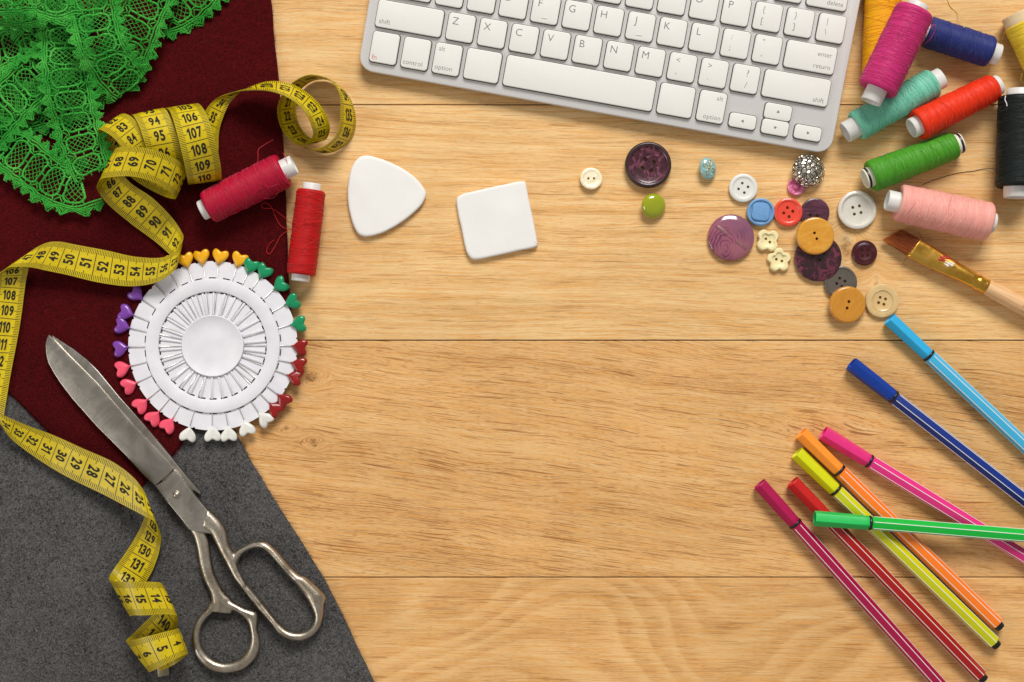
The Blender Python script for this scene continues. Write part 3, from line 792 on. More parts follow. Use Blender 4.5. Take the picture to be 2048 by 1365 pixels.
spool('bright green spool with black-banded cream core', (1740, 354), (1909, 291), 9.6, 8.4, 32, 27.5, 20.5, 12, 15, (74, 150, 34), 8, 22, band=m_black, bulge=.01, core_mat=m_cream2)
rt, M, m2 = spool('pale pink spool lying above the paintbrush', (1795, 405), (1978, 445), 11.2, 11.8, 37, 39, 20.5, 22, 11, (238, 166, 154), 9, 20, bulge=.02)
loose(rt, M, [(1897, 428, 23), (1900, 406, 24), (1906, 388, 26), (1918, 376, 27), (1935, 368, 27)], m2)
loose(rt, M, [(1812, 449, 14), (1816, 425, 21), (1830, 405, 23), (1836, 385, 20)], m2)
rt, M, m2 = spool('blackish green spool at the right edge of the picture', (2040, 194), (2034, 376), 12.6, 12.6, 42, 42, 26, 15, 20, (7, 20, 17), 10, 18)
loose(rt, M, [(1995, 342, 5), (1985, 338, 2), (1968, 338, .6), (1945, 343, .3), (1925, 345, .3), (1895, 352, .3), (1865, 362, .3), (1845, 370, .3)], m2)
loose(rt, M, [(2011, 192, 24), (2010, 200, 24.5), (2013, 207, 25), (2014, 213, 25)], plain('white_thread', C(220, 224, 232), .6), .0003)
# yellow thread on a cardboard cone
m_card = plain('cardboard', C(214, 190, 152), 0.85, .2, var=.12, scale=300, bump=.3)
rt, M, m2 = spool('yellow spool on a cardboard core in the top right corner', (2043, 44), (2098, 160), 11, 11, 35.5, 35.5, 33, 20, 8, (230, 200, 52), 11, 18, core_mat=m_card)
loose(rt, M, [(2016, 58, 12), (2008, 68, 8), (2004, 80, 3), (2001, 92, .4)], m2)
loose(rt, M, [(2044, 148, 12), (2042, 160, 8), (2050, 166, 4), (2060, 160, 3)], m2)

# ------------------------------------------------------------------ felt tip pens
def pen(label, capend, bandp, endp, z0, z1, col, bodycol, roll, end_visible=True, Rb=None):
    """capend, bandp, endp: photograph pixels; z0 height of axis at the cap's end, z1 at the tail (mm)"""
    A = P(capend[0], capend[1], z0); Bt = P(endp[0], endp[1], z1)
    M = frame(A, Bt); M.translation = A
    L = (Bt - A).length
    tb = (Vector(bandp) - Vector(capend)).length / (Vector(endp) - Vector(capend)).length * L
    root = empty('felt_tip_pen', None, M); tag(root, label, 'pen', 'striped felt tip pens')
    c = C(*col); cb = C(*bodycol)
    mc = plain('pen_cap_%d_%d_%d' % col, c, .38, .4, var=.03, sss=0.0); mb = plain('pen_body_%d_%d_%d' % bodycol, cb, .3, .45, var=.02, coat=.25)
    R = (Rb or 4.2) * MM
    ro = math.radians(roll)
    def hexrow(x, r, soft=0.0, n=6):
        """rounded hexagon: three points per corner"""
        out = []
        for k in range(6):
            for d, q in ((-9, 1 - .012), (0, 1), (9, 1 - .012)):
                a = ro + math.radians(60 * k + d); base = math.cos(math.radians(30)) / math.cos(math.radians(30 - abs(d)))
                rr = r * (base * (1 - soft) + soft * .96)
                if d == 0: rr = r * (.985 * (1 - soft) + soft * .96)
                out.append(Vector((x, rr * math.cos(a), rr * math.sin(a))))
        return out
    def skin(rows, cap0=False, cap1=False):
        n = len(rows[0]); V = [v for r in rows for v in r]; F = []
        for i in range(len(rows) - 1):
            for k in range(n): l = (k + 1) % n; F.append((i * n + k, (i + 1) * n + k, (i + 1) * n + l, i * n + l))
        if cap0: F.append(tuple(range(n)))
        if cap1: F.append(tuple((len(rows) - 1) * n + k for k in range(n))[::-1])
        return V, F
    ro_s = ro; ro2 = ro + math.radians(30)
    # cap: flares to an open hollow end
    rc = R * 1.12
    ro = ro2
    rows = [hexrow(.012, rc * .66, 1), hexrow(.0012, rc * .86, .8), hexrow(.0002, rc * .91, .4), hexrow(0, rc * .96, .3), hexrow(.0003, rc * 1.0, .2), hexrow(.004, rc * 1.0, .1), hexrow(tb * .6, rc * .97, .1), hexrow(tb - .003, rc * .93, .35), hexrow(tb - .0008, rc * .92, .6), hexrow(tb - .0002, rc * .88, .8)]
    sharp(obj('cap', skin(rows, cap0=True), mc, root, world=False), 25)
    ro = ro_s
    obj('black_ring', lathe([(R * .7, tb - .0004), (R * .97, tb - .0003), (R * 1.03, tb + .0002), (R * 1.03, tb + .0009), (R * .97, tb + .0014), (R * .7, tb + .0015)], 30, 'x'), m_black, root, world=False)
    rows = [hexrow(tb + .0008, R * .93, .4), hexrow(tb + .002, R, 0), hexrow(L - .0006, R, 0), hexrow(L, R * .96, 0)]
    b = sharp(obj('body', skin(rows, True, True), mb, root, world=False), 20)
    for k in range(6):
        a = ro + math.radians(60 * k); u = Vector((0, math.cos(a), math.sin(a))); w = Vector((0, -math.sin(a), math.cos(a)))
        x0, x1 = tb + .0024, L - .0003; hw = .00017; ro_ = R * .987 + .00006; V = []
        for x in (x0, x1):
            X = Vector((x, 0, 0))
            V += [X + u * (ro_ - .0005) + w * hw * 1.5, X + u * ro_ + w * hw, X + u * ro_ - w * hw, X + u * (ro_ - .0005) - w * hw * 1.5]
        obj('white_stripe', (V, [(0, 4, 5, 1), (1, 5, 6, 2), (2, 6, 7, 3), (0, 1, 2, 3), (7, 6, 5, 4)]), m_stripe, b, smooth=False, world=False)
    pl = lathe([(R * .70, L - .001), (R * .70, L + .0028), (R * .66, L + .0033), (R * .42, L + .0036), (R * .38, L + .003), (0, L + .003)], 12, 'x')
    sharp(obj('end_plug', pl, m_black, root, world=False), 30)
    return root
m_stripe = plain('white_stripe', C(240, 238, 236), .35, .4, var=.02)
pen('light blue striped felt tip pen, topmost, cap touching the beige button', (1779, 638), (1856, 710), (2140, 976), 4.9, 4.4, (48, 172, 222), (66, 180, 224), 12)
pen('navy blue striped felt tip pen below the light blue one', (1702, 728), (1784.5, 794), (2130, 1062), 4.9, 4.4, (16, 58, 150), (10, 44, 128), -14)
pen('hot pink striped felt tip pen passing under the green pen', (1646.5, 866), (1737, 921), (2170, 1188), 4.9, 4.4, (226, 44, 124), (228, 48, 132), 20)
pen('orange striped felt tip pen lying against the lime yellow one', (1602, 867), (1676.5, 941), (1993.5, 1248), 4.9, 4.4, (255, 150, 46), (255, 128, 30), 4)
pen('lime yellow striped felt tip pen left of the orange one', (1594, 906), (1669.5, 980), (1987, 1285), 4.9, 4.4, (214, 216, 8), (206, 208, 10), 18)
pen('red striped felt tip pen between the magenta and lime yellow ones', (1585, 964), (1652, 1036), (1961, 1352), 4.9, 4.4, (196, 26, 22), (168, 16, 14), 10)
pen('dark magenta striped felt tip pen, leftmost of the eight pens', (1519, 968), (1589, 1046), (1925, 1421), 4.9, 4.4, (172, 12, 76), (164, 8, 66), 8)
pen('bright green striped felt tip pen lying across the other pens', (1629, 1037), (1738, 1046), (2160, 1081), 11.8, 13.8, (30, 190, 88), (14, 184, 60), 14)

# ------------------------------------------------------------------ paintbrush
def brush():
    A, B = P(1826, 496, 6), P(1972.5, 574, 6.5)
    M = frame(A, B); M.translation = A; L = (B - A).length
    root = empty('paintbrush', None, M); tag(root, 'flat paintbrush with brown bristles, gold ferrule and bare wooden handle', 'paintbrush')
    t = NT('gold_ferrule'); n = t.noise(t.coord(), 150, 3, .6)
    t.set(color=t.ramp(n, [(.3, C(222, 162, 58)), (.6, C(240, 188, 84)), (.8, C(228, 178, 92))]), metal=1.0, rough=t.mr(n, .3, .7, .16, .34)); t.bump(n, .1, .0005)
    rows = []
    w0, h0, r1 = R_(20.5), .0021, R_(15.5)
    for i in range(41):
        q = i / 40; s = min(1, max(0, (q - .12) / .66)); s = s * s * (3 - 2 * s)
        w = w0 + (r1 - w0) * s; h = h0 + (r1 * .98 - h0) * s; e = 3.2 + (2 - 3.2) * s
        k = 1.0
        for c0, ww, am in ((.84, .022, -.10), (.895, .03, .035), (.945, .02, -.08)): k += am * math.exp(-((q - c0) / ww) ** 2)
        row = []
        for j in range(32):
            a = 2 * math.pi * j / 32; ca, sa = math.cos(a), math.sin(a)
            row.append(Vector((L * q + (.0016 * ca * (1 - q) if i == 0 else 0), k * w * math.copysign(abs(ca) ** (2 / e), ca), k * h * math.copysign(abs(sa) ** (2 / e), sa))))
        rows.append(row)
    def skin(rows):
        n = len(rows[0]); V = [v for r in rows for v in r]; F = []
        for i in range(len(rows) - 1):
            for k in range(n): l = (k + 1) % n; F.append((i * n + k, i * n + l, (i + 1) * n + l, (i + 1) * n + k))
        F.append(tuple(range(n))[::-1]); F.append(tuple((len(rows) - 1) * n + k for k in range(n)))
        return V, F
    fer = obj('ferrule', skin(rows), t.m, root, world=False)
    mr = plain('red_paint', C(176, 30, 22), .4); mw = plain('white_paint', C(236, 230, 222), .4)
    Mi = M.inverted(); rnd = random.Random(3)
    for name, cx, cy, cnt, m in (('red_paint_smear', 1886, 517, 8, mr), ('white_paint_smear', 1903, 532, 4, mw)):
        gs = []
        for _ in range(cnt):
            p = Mi @ P(cx + rnd.gauss(0, 6), cy + rnd.gauss(0, 3.5), 8.6)
            x = p.x / L; s = min(1, max(0, (x - .12) / .66)); s = s * s * (3 - 2 * s)
            w = w0 + (r1 - w0) * s; h = h0 + (r1 * .98 - h0) * s; e = 3.2 - 1.2 * s
            zz = h * max(0, 1 - abs(p.y / w) ** e) ** (1 / e)
            g = lathe([(.0011, -.0003), (.0009, .0001), (.0004, .00025), (0, .0003)], 9, rmod=lambda a, r, hh: 1 + .4 * math.sin(3 * a + cx))
            gs.append(([Vector((v.x * 1.7, v.y * .7, v.z)) + Vector((p.x, p.y, zz)) for v in g[0]], g[1]))
        obj(name, join(*gs), m, fer, world=False)
    # handle
    tw = NT('bare_wood'); x, y, z = tw.sep(tw.coord()); n = tw.noise(tw.comb(tw.mul(x, 40), tw.mul(y, 500), tw.mul(z, 500)), 1, 3, .6)
    pit = tw.mr(tw.noise(tw.comb(tw.mul(x, 160), tw.mul(y, 700), tw.mul(z, 700)), 1, 2), .68, .74, 0, 1)
    c = tw.ramp(n, [(.3, C(214, 164, 112)), (.7, C(236, 196, 150))]); c = tw.mix(tw.mul(pit, .5), c, C(140, 80, 40)); tw.set(color=c, rough=.6, spec=.3)
    LH = .075; pr = [(0, L - .003), (r1 * .9, L - .003), (r1 * .95, L + .0001), (r1 * 1.02, L + .006), (r1 * 1.1, L + .02), (r1 * 1.05, L + .045), (r1 * .9, L + LH), (0, L + LH + .002)]
    obj('handle', lathe(pr, 32, 'x'), tw.m, root, world=False)
    # bristles
    t = NT('bristles'); x, y, z = t.sep(t.coord()); n = t.noise(t.comb(t.mul(x, 20), t.mul(y, 1500), 0), 1, 2); 
    c = t.ramp(t.add(t.mul(n, .6), t.mul(t.mr(x, -.02, 0, 0.55, 0.0), .7)), [(.15, C(96, 38, 10)), (.4, C(158, 74, 24)), (.8, C(216, 124, 48))]); t.set(color=c, rough=.4, spec=.4)
    gs = []; rnd = random.Random(8)
    tipA, tipB = Mi @ P(1763, 480, 3), Mi @ P(1801, 459.5, 3)      # slanted tip line
    for i in range(520):
        q = (i % 130) / 129; lay = i // 130
        y0 = -w0 * .93 + 2 * w0 * .93 * q
        tip = tipA.lerp(tipB, q if tipA.y < tipB.y else 1 - q)
        z0 = (-.0014 + .00093 * lay)
        tip = Vector((tip.x + rnd.uniform(-.0002, .0012), tip.y + rnd.gauss(0, .0002), z0 * .4 - .002 + rnd.gauss(0, .0003)))
        a = Vector((.001, y0, z0)); m = a.lerp(tip, .5) + Vector((0, rnd.gauss(0, .00015), rnd.uniform(0, .0006)))
        gs.append(tube(catmull([a, m, tip], 3), lambda k: .00016 * (1 - .10 * k), 3, cap=False))
    obj('bristles', join(*gs), t.m, root, world=False)['kind'] = 'stuff'
    gs = []
    for p in ([(1838, 478, 5), (1832, 474, 3), (1838, 466, 2), (1846, 479, 1), (1864, 481, .5)], [(1836, 482, 7), (1828, 494, 8), (1818, 500, 6), (1806, 500, 4), (1796, 496, 3)], [(1816, 512, 4), (1812, 518, 1), (1806, 526, .4)]):
        gs.append(tube([Mi @ q for q in catmull([P(*k) for k in p], 6)], .00012, 4))
    obj('stray_bristles', join(*gs), plain('stray_bristle', C(186, 104, 40), .4), root, world=False)['kind'] = 'stuff'
brush()
# ------------------------------------------------------------------ pin wheel
WX, WY = 425.5, 692.0
def pin_wheel():
    zt = ZB
    t = NT('white_wheel'); n = t.noise(t.coord(), 120, 3, .5)
    t.set(color=t.ramp(n, [(.3, C(222, 221, 228)), (.7, C(232, 231, 236))]), rough=.45, spec=.35, sss=0.0)
    mw = t.m
    c = P(WX, WY, zt + 1.5); c.z = zt * MM
    root = empty('pin_holder', c); tag(root, 'white plastic pin wheel holding heart-headed pins', 'pin wheel')
    k = R_(1, zt + 2)
    # base disc: polar grid with cut slots and a notched rim
    NA = 720; radii = [52, 60, 62.5, 66, 105, 108, 110, 133, 135, 137.2, 160, 164, 169.5]
    notch = [6, 30, 54, 60, 95, 110, 132, 141, 165, 190, 214, 236]
    V, F = [], []
    z1, z0 = .0011, .0003
    def rr(r, j):
        a = j / NA * 360
        if r > 168:
            for q in range(30):
                d = abs((a - (q * 12 + 5) + 180) % 360 - 180)
                if d < .8: r -= 2.4 * math.sqrt(max(0, 1 - (d / .8) ** 2))
        return r
    for zz in (z1, z0):
        for r in radii:
            for j in range(NA):
                a = 2 * math.pi * j / NA; q = rr(r, j) * k
                V.append(Vector((q * math.cos(a), q * math.sin(a), zz)))
    nr = len(radii); off = nr * NA
    keep = set()
    for i in range(nr - 1):
        for j in range(NA):
            ph = (j / NA * 360) % 12
            slot = (radii[i] == 135 and 3.0 < ph < 9.5) or (radii[i] == 62.5 and 2 < ph < 10 and False)
            slot = slot or (radii[i] == 105 and 2.4 < ph < 9.9) or (radii[i] == 60 and 3 < ph < 9)
            if not slot: keep.add((i, j))
    for i, j in keep:
        l = (j + 1) % NA
        a, b, c2, d = i * NA + j, i * NA + l, (i + 1) * NA + l, (i + 1) * NA + j
        F.append((a, d, c2, b)); F.append((a + off, b + off, c2 + off, d + off))
        for (ni, nj), (p, q) in (((i - 1, j), (a, b)), ((i + 1, j), (c2, d)), ((i, (j - 1) % NA), (d, a)), ((i, l), (b, c2))):
            if (ni, nj) not in keep: F.append((p, q, q + off, p + off))
    o = obj('base_disc', (V, F), mw, root, world=False); sharp(o, 40)
    o = obj('raised_ring', lathe([(109 * k, .0012), (108.5 * k, .0022), (110 * k, .0025), (132 * k, .0025), (134 * k, .0023), (134.5 * k, .0012)], 160), mw, root, world=False); sharp(o, 50)
    o = obj('centre_cap', lathe([(62 * k, .0011), (62 * k, .0024), (61 * k, .0027), (59.6 * k, .0027), (58.8 * k, .0025), (30 * k, .0025), (0, .0025)], 96), mw, root, world=False); sharp(o, 50)
    rib = mesh_data('rib', *prism(rrect(44 * k, 4.6 * k, .6 * k, 2), .0010, .0019, .0003, 2), mw)
    for i in range(30):
        a = math.radians(i * 12 + 5.0); r = link('rib', rib, root)
        r.location = (84.5 * k * math.cos(a), 84.5 * k * math.sin(a), 0); r.rotation_euler = (0, 0, a)
    return root
pin_wheel()

def heart_geo(w):
    """puffy heart, point at the origin, body along +X; w = width in metres"""
    n = 40; out = []
    for i in range(n):
        t = 2 * math.pi * i / n
        x = 16 * math.copysign(abs(math.sin(t)) ** 1.85, math.sin(t)); y = 13 * math.cos(t) - 5 * math.cos(2 * t) - 2 * math.cos(3 * t) - math.cos(4 * t) + 3.0 * math.exp(-(min(t, 2 * math.pi - t) / .45) ** 2)
        out.append(Vector(((y + 17) / 32.0, x / 32.0)))
    ctr = Vector((.56, 0)); rows = []
    prof = [(1.0, 0.0), (.985, .30), (.93, .56), (.82, .78), (.64, .93), (.38, 1.0)]
    hh = .20
    def row(s, z): return [Vector(((ctr.x + (p.x - ctr.x) * s) * w, (ctr.y + (p.y - ctr.y) * s) * w, z * hh * w * (1 - .16 * math.exp(-(((p.x - .84) / .16) ** 2 + (p.y / .12) ** 2)) * s))) for p in out]
    rws = [row(s, -z) for s, z in reversed(prof[1:])] + [row(s, z) for s, z in prof]
    V = [v for r in rws for v in r]; F = []
    for i in range(len(rws) - 1):
        for k in range(n): l = (k + 1) % n; F.append((i * n + k, i * n + l, (i + 1) * n + l, (i + 1) * n + k))
    a = len(V); V.append(Vector((ctr.x * w, 0, -hh * w))); V.append(Vector((ctr.x * w, 0, hh * w * .985)))
    for k in range(n):
        l = (k + 1) % n; F.append((l, k, a)); F.append(((len(rws) - 1) * n + k, (len(rws) - 1) * n + l, a + 1))
    return V, F
def heart_mat(name, col, trans=0.0, rough=.3, sss=.0):
    t = NT(name); n = t.noise(t.coord(), 260, 3, .5); c = C(*col)
    t.set(color=t.ramp(n, [(.3, shade(c, .9)), (.7, shade(c, 1.08))]), rough=rough, spec=.5, coat=.2, coat_rough=.15, trans=trans)
    return t.m
m_needle = plain('needle_steel', C(222, 221, 215), .3, metal=.75, var=.05)
# head position in the 3.25x crop whose corner is (220, 480)
pin_sets = [
    ('yellow', (240, 176, 20), 0, [(487, 125), (597, 103), (705, 100), (838, 120)], ['yellow heart-headed pin partly under the measuring tape', 'second yellow heart-headed pin from the measuring tape', 'third yellow heart-headed pin from the measuring tape', 'yellow heart-headed pin next to the green ones']),
    ('green', (18, 142, 92), 0, [(920, 165), (1005, 200), (1108, 283), (1188, 393), (1232, 537)], ['green heart-headed pin next to the yellow ones', 'second green heart-headed pin from the yellow ones', 'middle one of the five green heart-headed pins', 'second green heart-headed pin from the dark red ones', 'green heart-headed pin nearest the dark red ones']),
    ('red', (150, 16, 12), .15, [(1243, 690), (1235, 812), (1207, 902), (1138, 1042), (1078, 1105)], ['dark red heart-headed pin nearest the green ones', 'second dark red heart-headed pin from the green ones', 'dark red heart-headed pin on the knot in the wood', 'upper of the two touching dark red heart-headed pins', 'lower of the two touching dark red heart-headed pins, next to the white ones']),
    ('white', (228, 227, 220), 0, [(1003, 1178), (897, 1232), (778, 1272), (662, 1273), (500, 1273)], ['white heart-headed pin next to the dark red ones', 'second white heart-headed pin from the dark red ones', 'middle one of the five white heart-headed pins', 'second white heart-headed pin from the pink ones', 'white heart-headed pin next to the pink ones, on the grey cloth']),
    ('pink', (240, 82, 108), 0, [(377, 1215), (277, 1165), (192, 1078), (117, 955), (70, 835)], ['pink heart-headed pin next to the white ones', 'second pink heart-headed pin from the white ones', 'middle one of the five pink heart-headed pins', 'second pink heart-headed pin from the purple ones', 'pink heart-headed pin next to the purple ones']),
    ('purple', (120, 62, 158), 0, [(57, 698), (68, 562), (95, 468), (158, 355)], ['purple heart-headed pin nearest the pink ones', 'lower of the two touching purple heart-headed pins', 'upper of the two touching purple heart-headed pins', 'purple heart-headed pin just below the measuring tape']),
]
heart_me = heart_geo(R_(33.5, ZB + 3))
def pins():
    kz = ZB + 1.55
    ctr = Vector((666, 689)); k = R_(1, kz)
    rnd = random.Random(12)
    for cname, col, tr, heads, labels in pin_sets:
        hm = heart_mat('pin_head_' + cname, col, tr, .25 if cname != 'pink' else .4)
        hme = mesh_data('head', *heart_me, hm)
        for (hx, hy), lb in zip(heads, labels):
            d = Vector((hx, hy)) - ctr; d.y = -d.y
            a = math.atan2(d.y, d.x); R = d.length / 3.25
            r0 = (R - 16.5) * k; tw = rnd.uniform(-.18, .18)
            base = P(WX, WY, kz); base.z = kz * MM
            root = empty('pin', None, Matrix.Translation(base + Vector((math.cos(a), math.sin(a), 0)) * r0) @ Matrix.Rotation(a, 4, 'Z'))
            tag(root, lb, 'pin', 'heart-headed pins around the pin wheel')
            h = link('head', hme, root); h.rotation_euler = (rnd.uniform(-.25, .25), 0.06, tw)
            h.location = (-.0006, 0, .0003)
            inner = r0 - 60 * k
            obj('needle', tube([Vector((-inner, 0, .0)), Vector((-inner * .5, 0, .0)), Vector((.004, 0, .0002))], .00027, 6), m_needle, root, world=False)
            s = lathe([(.0004, .001), (.0006, .0022), (.0014, .0034)], 10)
            obj('collar', ([Vector((v.z - .0022, v.x, v.y + .0001)) for v in s[0]], s[1]), hm, root, world=False)
    # two more pins whose heads lie under the measuring tape
    for cname, (ax, ay), lb in (('yellow', (402, 232), 'bare pin needle between the yellow and purple pins, upper of two, head under the tape'), ('purple', (288, 288), 'bare pin needle between the yellow and purple pins, lower of two, head under the tape')):
        d = Vector((ax, ay)) - ctr; d.y = -d.y; a = math.atan2(d.y, d.x); r0 = 172 * k
        base = P(WX, WY, kz); base.z = kz * MM
        root = empty('pin', None, Matrix.Translation(base + Vector((math.cos(a), math.sin(a), 0)) * r0) @ Matrix.Rotation(a, 4, 'Z'))
        tag(root, lb, 'pin', 'heart-headed pins around the pin wheel')
        h = link('head', mesh_data('head', *heart_me, bpy.data.materials['pin_head_' + cname]), root)
        obj('needle', tube([Vector((-(r0 - 60 * k), 0, 0)), Vector((-.02, 0, 0)), Vector((.004, 0, .0002))], .00027, 6), m_needle, root, world=False)
pins()

# ------------------------------------------------------------------ scissors
def scissors():
    t = NT('brushed_steel'); co = t.coord(); x, y, z = t.sep(co)
    a = math.radians(48)
    u = t.add(t.mul(x, math.cos(a)), t.mul(y, math.sin(a))); v = t.sub(t.mul(y, math.cos(a)), t.mul(x, math.sin(a)))
    n1 = t.noise(t.comb(t.mul(u, 60), t.mul(v, 2600), 0), 1, 2, .6); n2 = t.noise(co, 45, 4, .6, .8)
    n3 = t.noise(co, 900, 3, .7)
    c = t.ramp(t.add(t.mul(n2, .7), t.mul(n1, .3)), [(.3, C(160, 153, 142)), (.55, C(190, 184, 174)), (.75, C(208, 203, 195))])
    spot = t.mr(t.noise(co, 330, 2, .6), .70, .78, 0, 1)
    c = t.mix(t.mul(spot, .35), c, C(110, 88, 62))
    t.set(color=c, metal=1.0, rough=t.mr(n2, .3, .7, .22, .38)); t.bump(n1, .05, .0003)
    m_bl = t.m
    t = NT('cast_steel'); co = t.coord(); n2 = t.noise(co, 60, 4, .65, 1.0); n3 = t.noise(co, 700, 4, .7)
    c = t.ramp(n2, [(.3, C(150, 136, 116)), (.5, C(184, 173, 156)), (.7, C(204, 195, 181))])
    t.set(color=c, metal=1.0, rough=t.mr(n3, .3, .7, .26, .46)); t.bump(n3, .18, .0004)
    m_hd = t.m
    root = empty('scissors', P(352, 990.5, ZG)); tag(root, 'worn steel tailor\'s scissors lying across the burgundy and grey cloths', 'scissors')
    def c5(p): return (p[0] * .32236, p[1] * .32236 + 660)
    def c6(p): return (p[0] / 3.371 + 180, p[1] / 3.371 + 960)
    def plate(pts, zf, T, bevel, name, mat, ang=30):
        """zf(px) = underside height in mm as the blade slopes"""
        w = [P(x, y, 8) for x, y in pts]
        V, F = prism(w, 0, T * MM, bevel * MM, 3)
        V = [Vector((q.x, q.y, q.z + zf(q) * MM)) for q in V]
        return sharp(obj(name, (V, F), mat, root), ang)
    # blades slope slightly from the pivot to the tip
    piv = P(352, 990.5, 8); tip = P(98, 672, 8); ax = (tip - piv); AL = ax.length; ax = ax.normalized()
    def slope(z_p, z_t): return lambda q: z_p + (z_t - z_p) * max(-.4, min(1.1, (Vector((q.x, q.y, 0)) - Vector((piv.x, piv.y, 0))).dot(ax) / AL))
    rear = [c5(p) for p in ((318, 34), (450, 118), (540, 190), (600, 250), (740, 420), (900, 600), (1050, 780), (1150, 905), (1242, 1012), (1236, 1024), (1180, 990), (1060, 1000), (900, 840), (700, 600), (480, 330), (350, 110))]
    plate(rear, slope(ZG + 2.2, ZB + .4), 2.2, .5, 'rear_blade', m_bl)
    front = [c5(p) for p in ((303, 30), (312, 34), (420, 148), (600, 328), (800, 558), (1000, 768), (1083, 862), (1040, 905), (962, 968), (880, 890), (760, 760), (600, 600), (450, 430), (380, 338), (335, 270), (300, 205), (286, 150), (283, 95), (290, 55))]
    sm = front
    plate(sm, slope(ZG + 4.4, ZB + 2.5), 2.2, .75, 'front_blade', m_bl, 25)
    # shoulder with the pivot
    sh = [c5(p) for p in ((1083, 866), (1100, 876), (1200, 1008), (1310, 1138), (1350, 1200), (1322, 1266), (1250, 1256), (1176, 1240), (1120, 1165), (1050, 1080), (966, 968), (1035, 925))]
    shp = plate(sh, lambda q: ZG + 4.0, 4.2, 1.0, 'shoulder', m_bl, 28)
    pv = P(352, 990.5, 11); z = ZG + 8.2
    g = lathe([(.0026, 0), (.0026, .0003), (.0021, .0004), (.0019, .0002), (.0018, .0008), (.0013, .0013), (.0006, .0015), (0, .00155)], 28)
    obj('pivot_screw', ([v + Vector((pv.x, pv.y, z * MM - .0001)) for v in g[0]], g[1]), m_hd, root)
    # --- handles: swept sections joined and remeshed into one casting each
    def section(Lp, Rp, hz, z, n=12):
        """strip between two edges with an elliptical cross-section"""
        V, F = [], []
        m = len(Lp)
        for i in range(m):
            a, b = P(*Lp[i], z), P(*Rp[i], z); c = (a + b) / 2; h = (b - a) / 2
            hh = (hz[i] if hasattr(hz, '__len__') else hz) * MM
            for k in range(n):
                an = 2 * math.pi * k / n; ca, sa = math.cos(an), math.sin(an)
                V.append(c + h * math.copysign(abs(ca) ** .8, ca) + Vector((0, 0, hh * math.copysign(abs(sa) ** .8, sa))))
        for i in range(m - 1):
            for k in range(n): l = (k + 1) % n; F.append((i * n + k, i * n + l, (i + 1) * n + l, (i + 1) * n + k))
        F.append(tuple(range(n))[::-1]); F.append(tuple((m - 1) * n + k for k in range(n)))
        return V, F
    def ringsec(outer, inner, ctr, hz, z, N=110, n=12):
        def ray(poly, a):
            d = Vector((math.cos(a), math.sin(a))); best = None
            for i in range(len(poly)):
                p, q = Vector(poly[i]) - Vector(ctr), Vector(poly[(i + 1) % len(poly)]) - Vector(ctr)
                e = q - p; den = d.x * e.y - d.y * e.x
                if abs(den) < 1e-9: continue
                t = (p.x * e.y - p.y * e.x) / den; s = (p.x * d.y - p.y * d.x) / den
                if t > 0 and -1e-6 <= s <= 1 + 1e-6: best = t if best is None else max(best, t)
            return Vector(ctr) + d * (best or 1)
        so = [(p.x, p.y) for p in catmull([Vector((x, y, 0)) for x, y in outer], 5, True)]
        si = [(p.x, p.y) for p in catmull([Vector((x, y, 0)) for x, y in inner], 5, True)]
        V, F = [], []
        for i in range(N):
            a = 2 * math.pi * i / N; po, pi_ = ray(so, a), ray(si, a)
            A, B = P(po.x, po.y, z), P(pi_.x, pi_.y, z); c = (A + B) / 2; h = (A - B) / 2
            for k in range(n):
                an = 2 * math.pi * k / n; V.append(c + h * math.cos(an) + Vector((0, 0, min(hz * MM, h.length * 1.1 + .0006) * math.sin(an))))
        for i in range(N):
            j = (i + 1) % N
            for k in range(n): l = (k + 1) % n; F.append((i * n + k, j * n + k, j * n + l, i * n + l))
        return V, F
    def sp(pts, n=8): return [(p.x, p.y) for p in catmull([Vector((*c6(q), 0)) for q in pts], n)]
    zf_ = ZG + 5.4
    neckL = sp([(760, 330), (815, 362), (850, 430), (885, 500), (925, 575), (975, 665), (1030, 730)])
    neckR = sp([(800, 190), (880, 275), (920, 345), (938, 430), (975, 500), (1010, 600), (1060, 700)])
    bo = [c6(p) for p in ((950, 600), (955, 520), (985, 478), (1040, 445), (1100, 416), (1180, 410), (1240, 450), (1300, 520), (1360, 590), (1415, 638), (1450, 648), (1500, 690), (1560, 750), (1590, 792), (1578, 850), (1575, 920), (1550, 1000), (1500, 1055), (1430, 1085), (1350, 1080), (1280, 1045), (1230, 980), (1160, 900), (1080, 800), (1010, 710), (965, 650))]
    bi = [c6(p) for p in ((1000, 560), (1030, 500), (1090, 465), (1150, 462), (1200, 490), (1260, 560), (1330, 640), (1400, 720), (1460, 800), (1500, 870), (1515, 920), (1500, 970), (1460, 1010), (1400, 1022), (1340, 1010), (1290, 970), (1220, 890), (1140, 790), (1060, 690), (1005, 625))]
    def casting(name, geo, vox):
        o = obj(name, geo, m_hd, root)
        md = o.modifiers.new('remesh', 'REMESH'); md.mode = 'VOXEL'; md.voxel_size = vox; md.use_smooth_shade = True
        s = o.modifiers.new('smooth', 'SMOOTH'); s.iterations = 6; s.factor = .5
        return o
    casting('large_handle', join(section(neckL, neckR, [4.2 - .5 * math.sin(math.pi * i / len(neckL)) for i in range(len(neckL))], zf_), ringsec(bo, bi, c6((1270, 745)), 3.9, zf_ - .4)), .00055)
    zr = ZG + 3.6
    shL = sp([(640, 300), (678, 345), (702, 390), (722, 470), (740, 580), (770, 680), (808, 760), (815, 830), (790, 880)])
    shR = sp([(770, 300), (787, 360), (808, 430), (820, 520), (836, 610), (870, 690), (912, 760), (960, 815), (960, 900)])
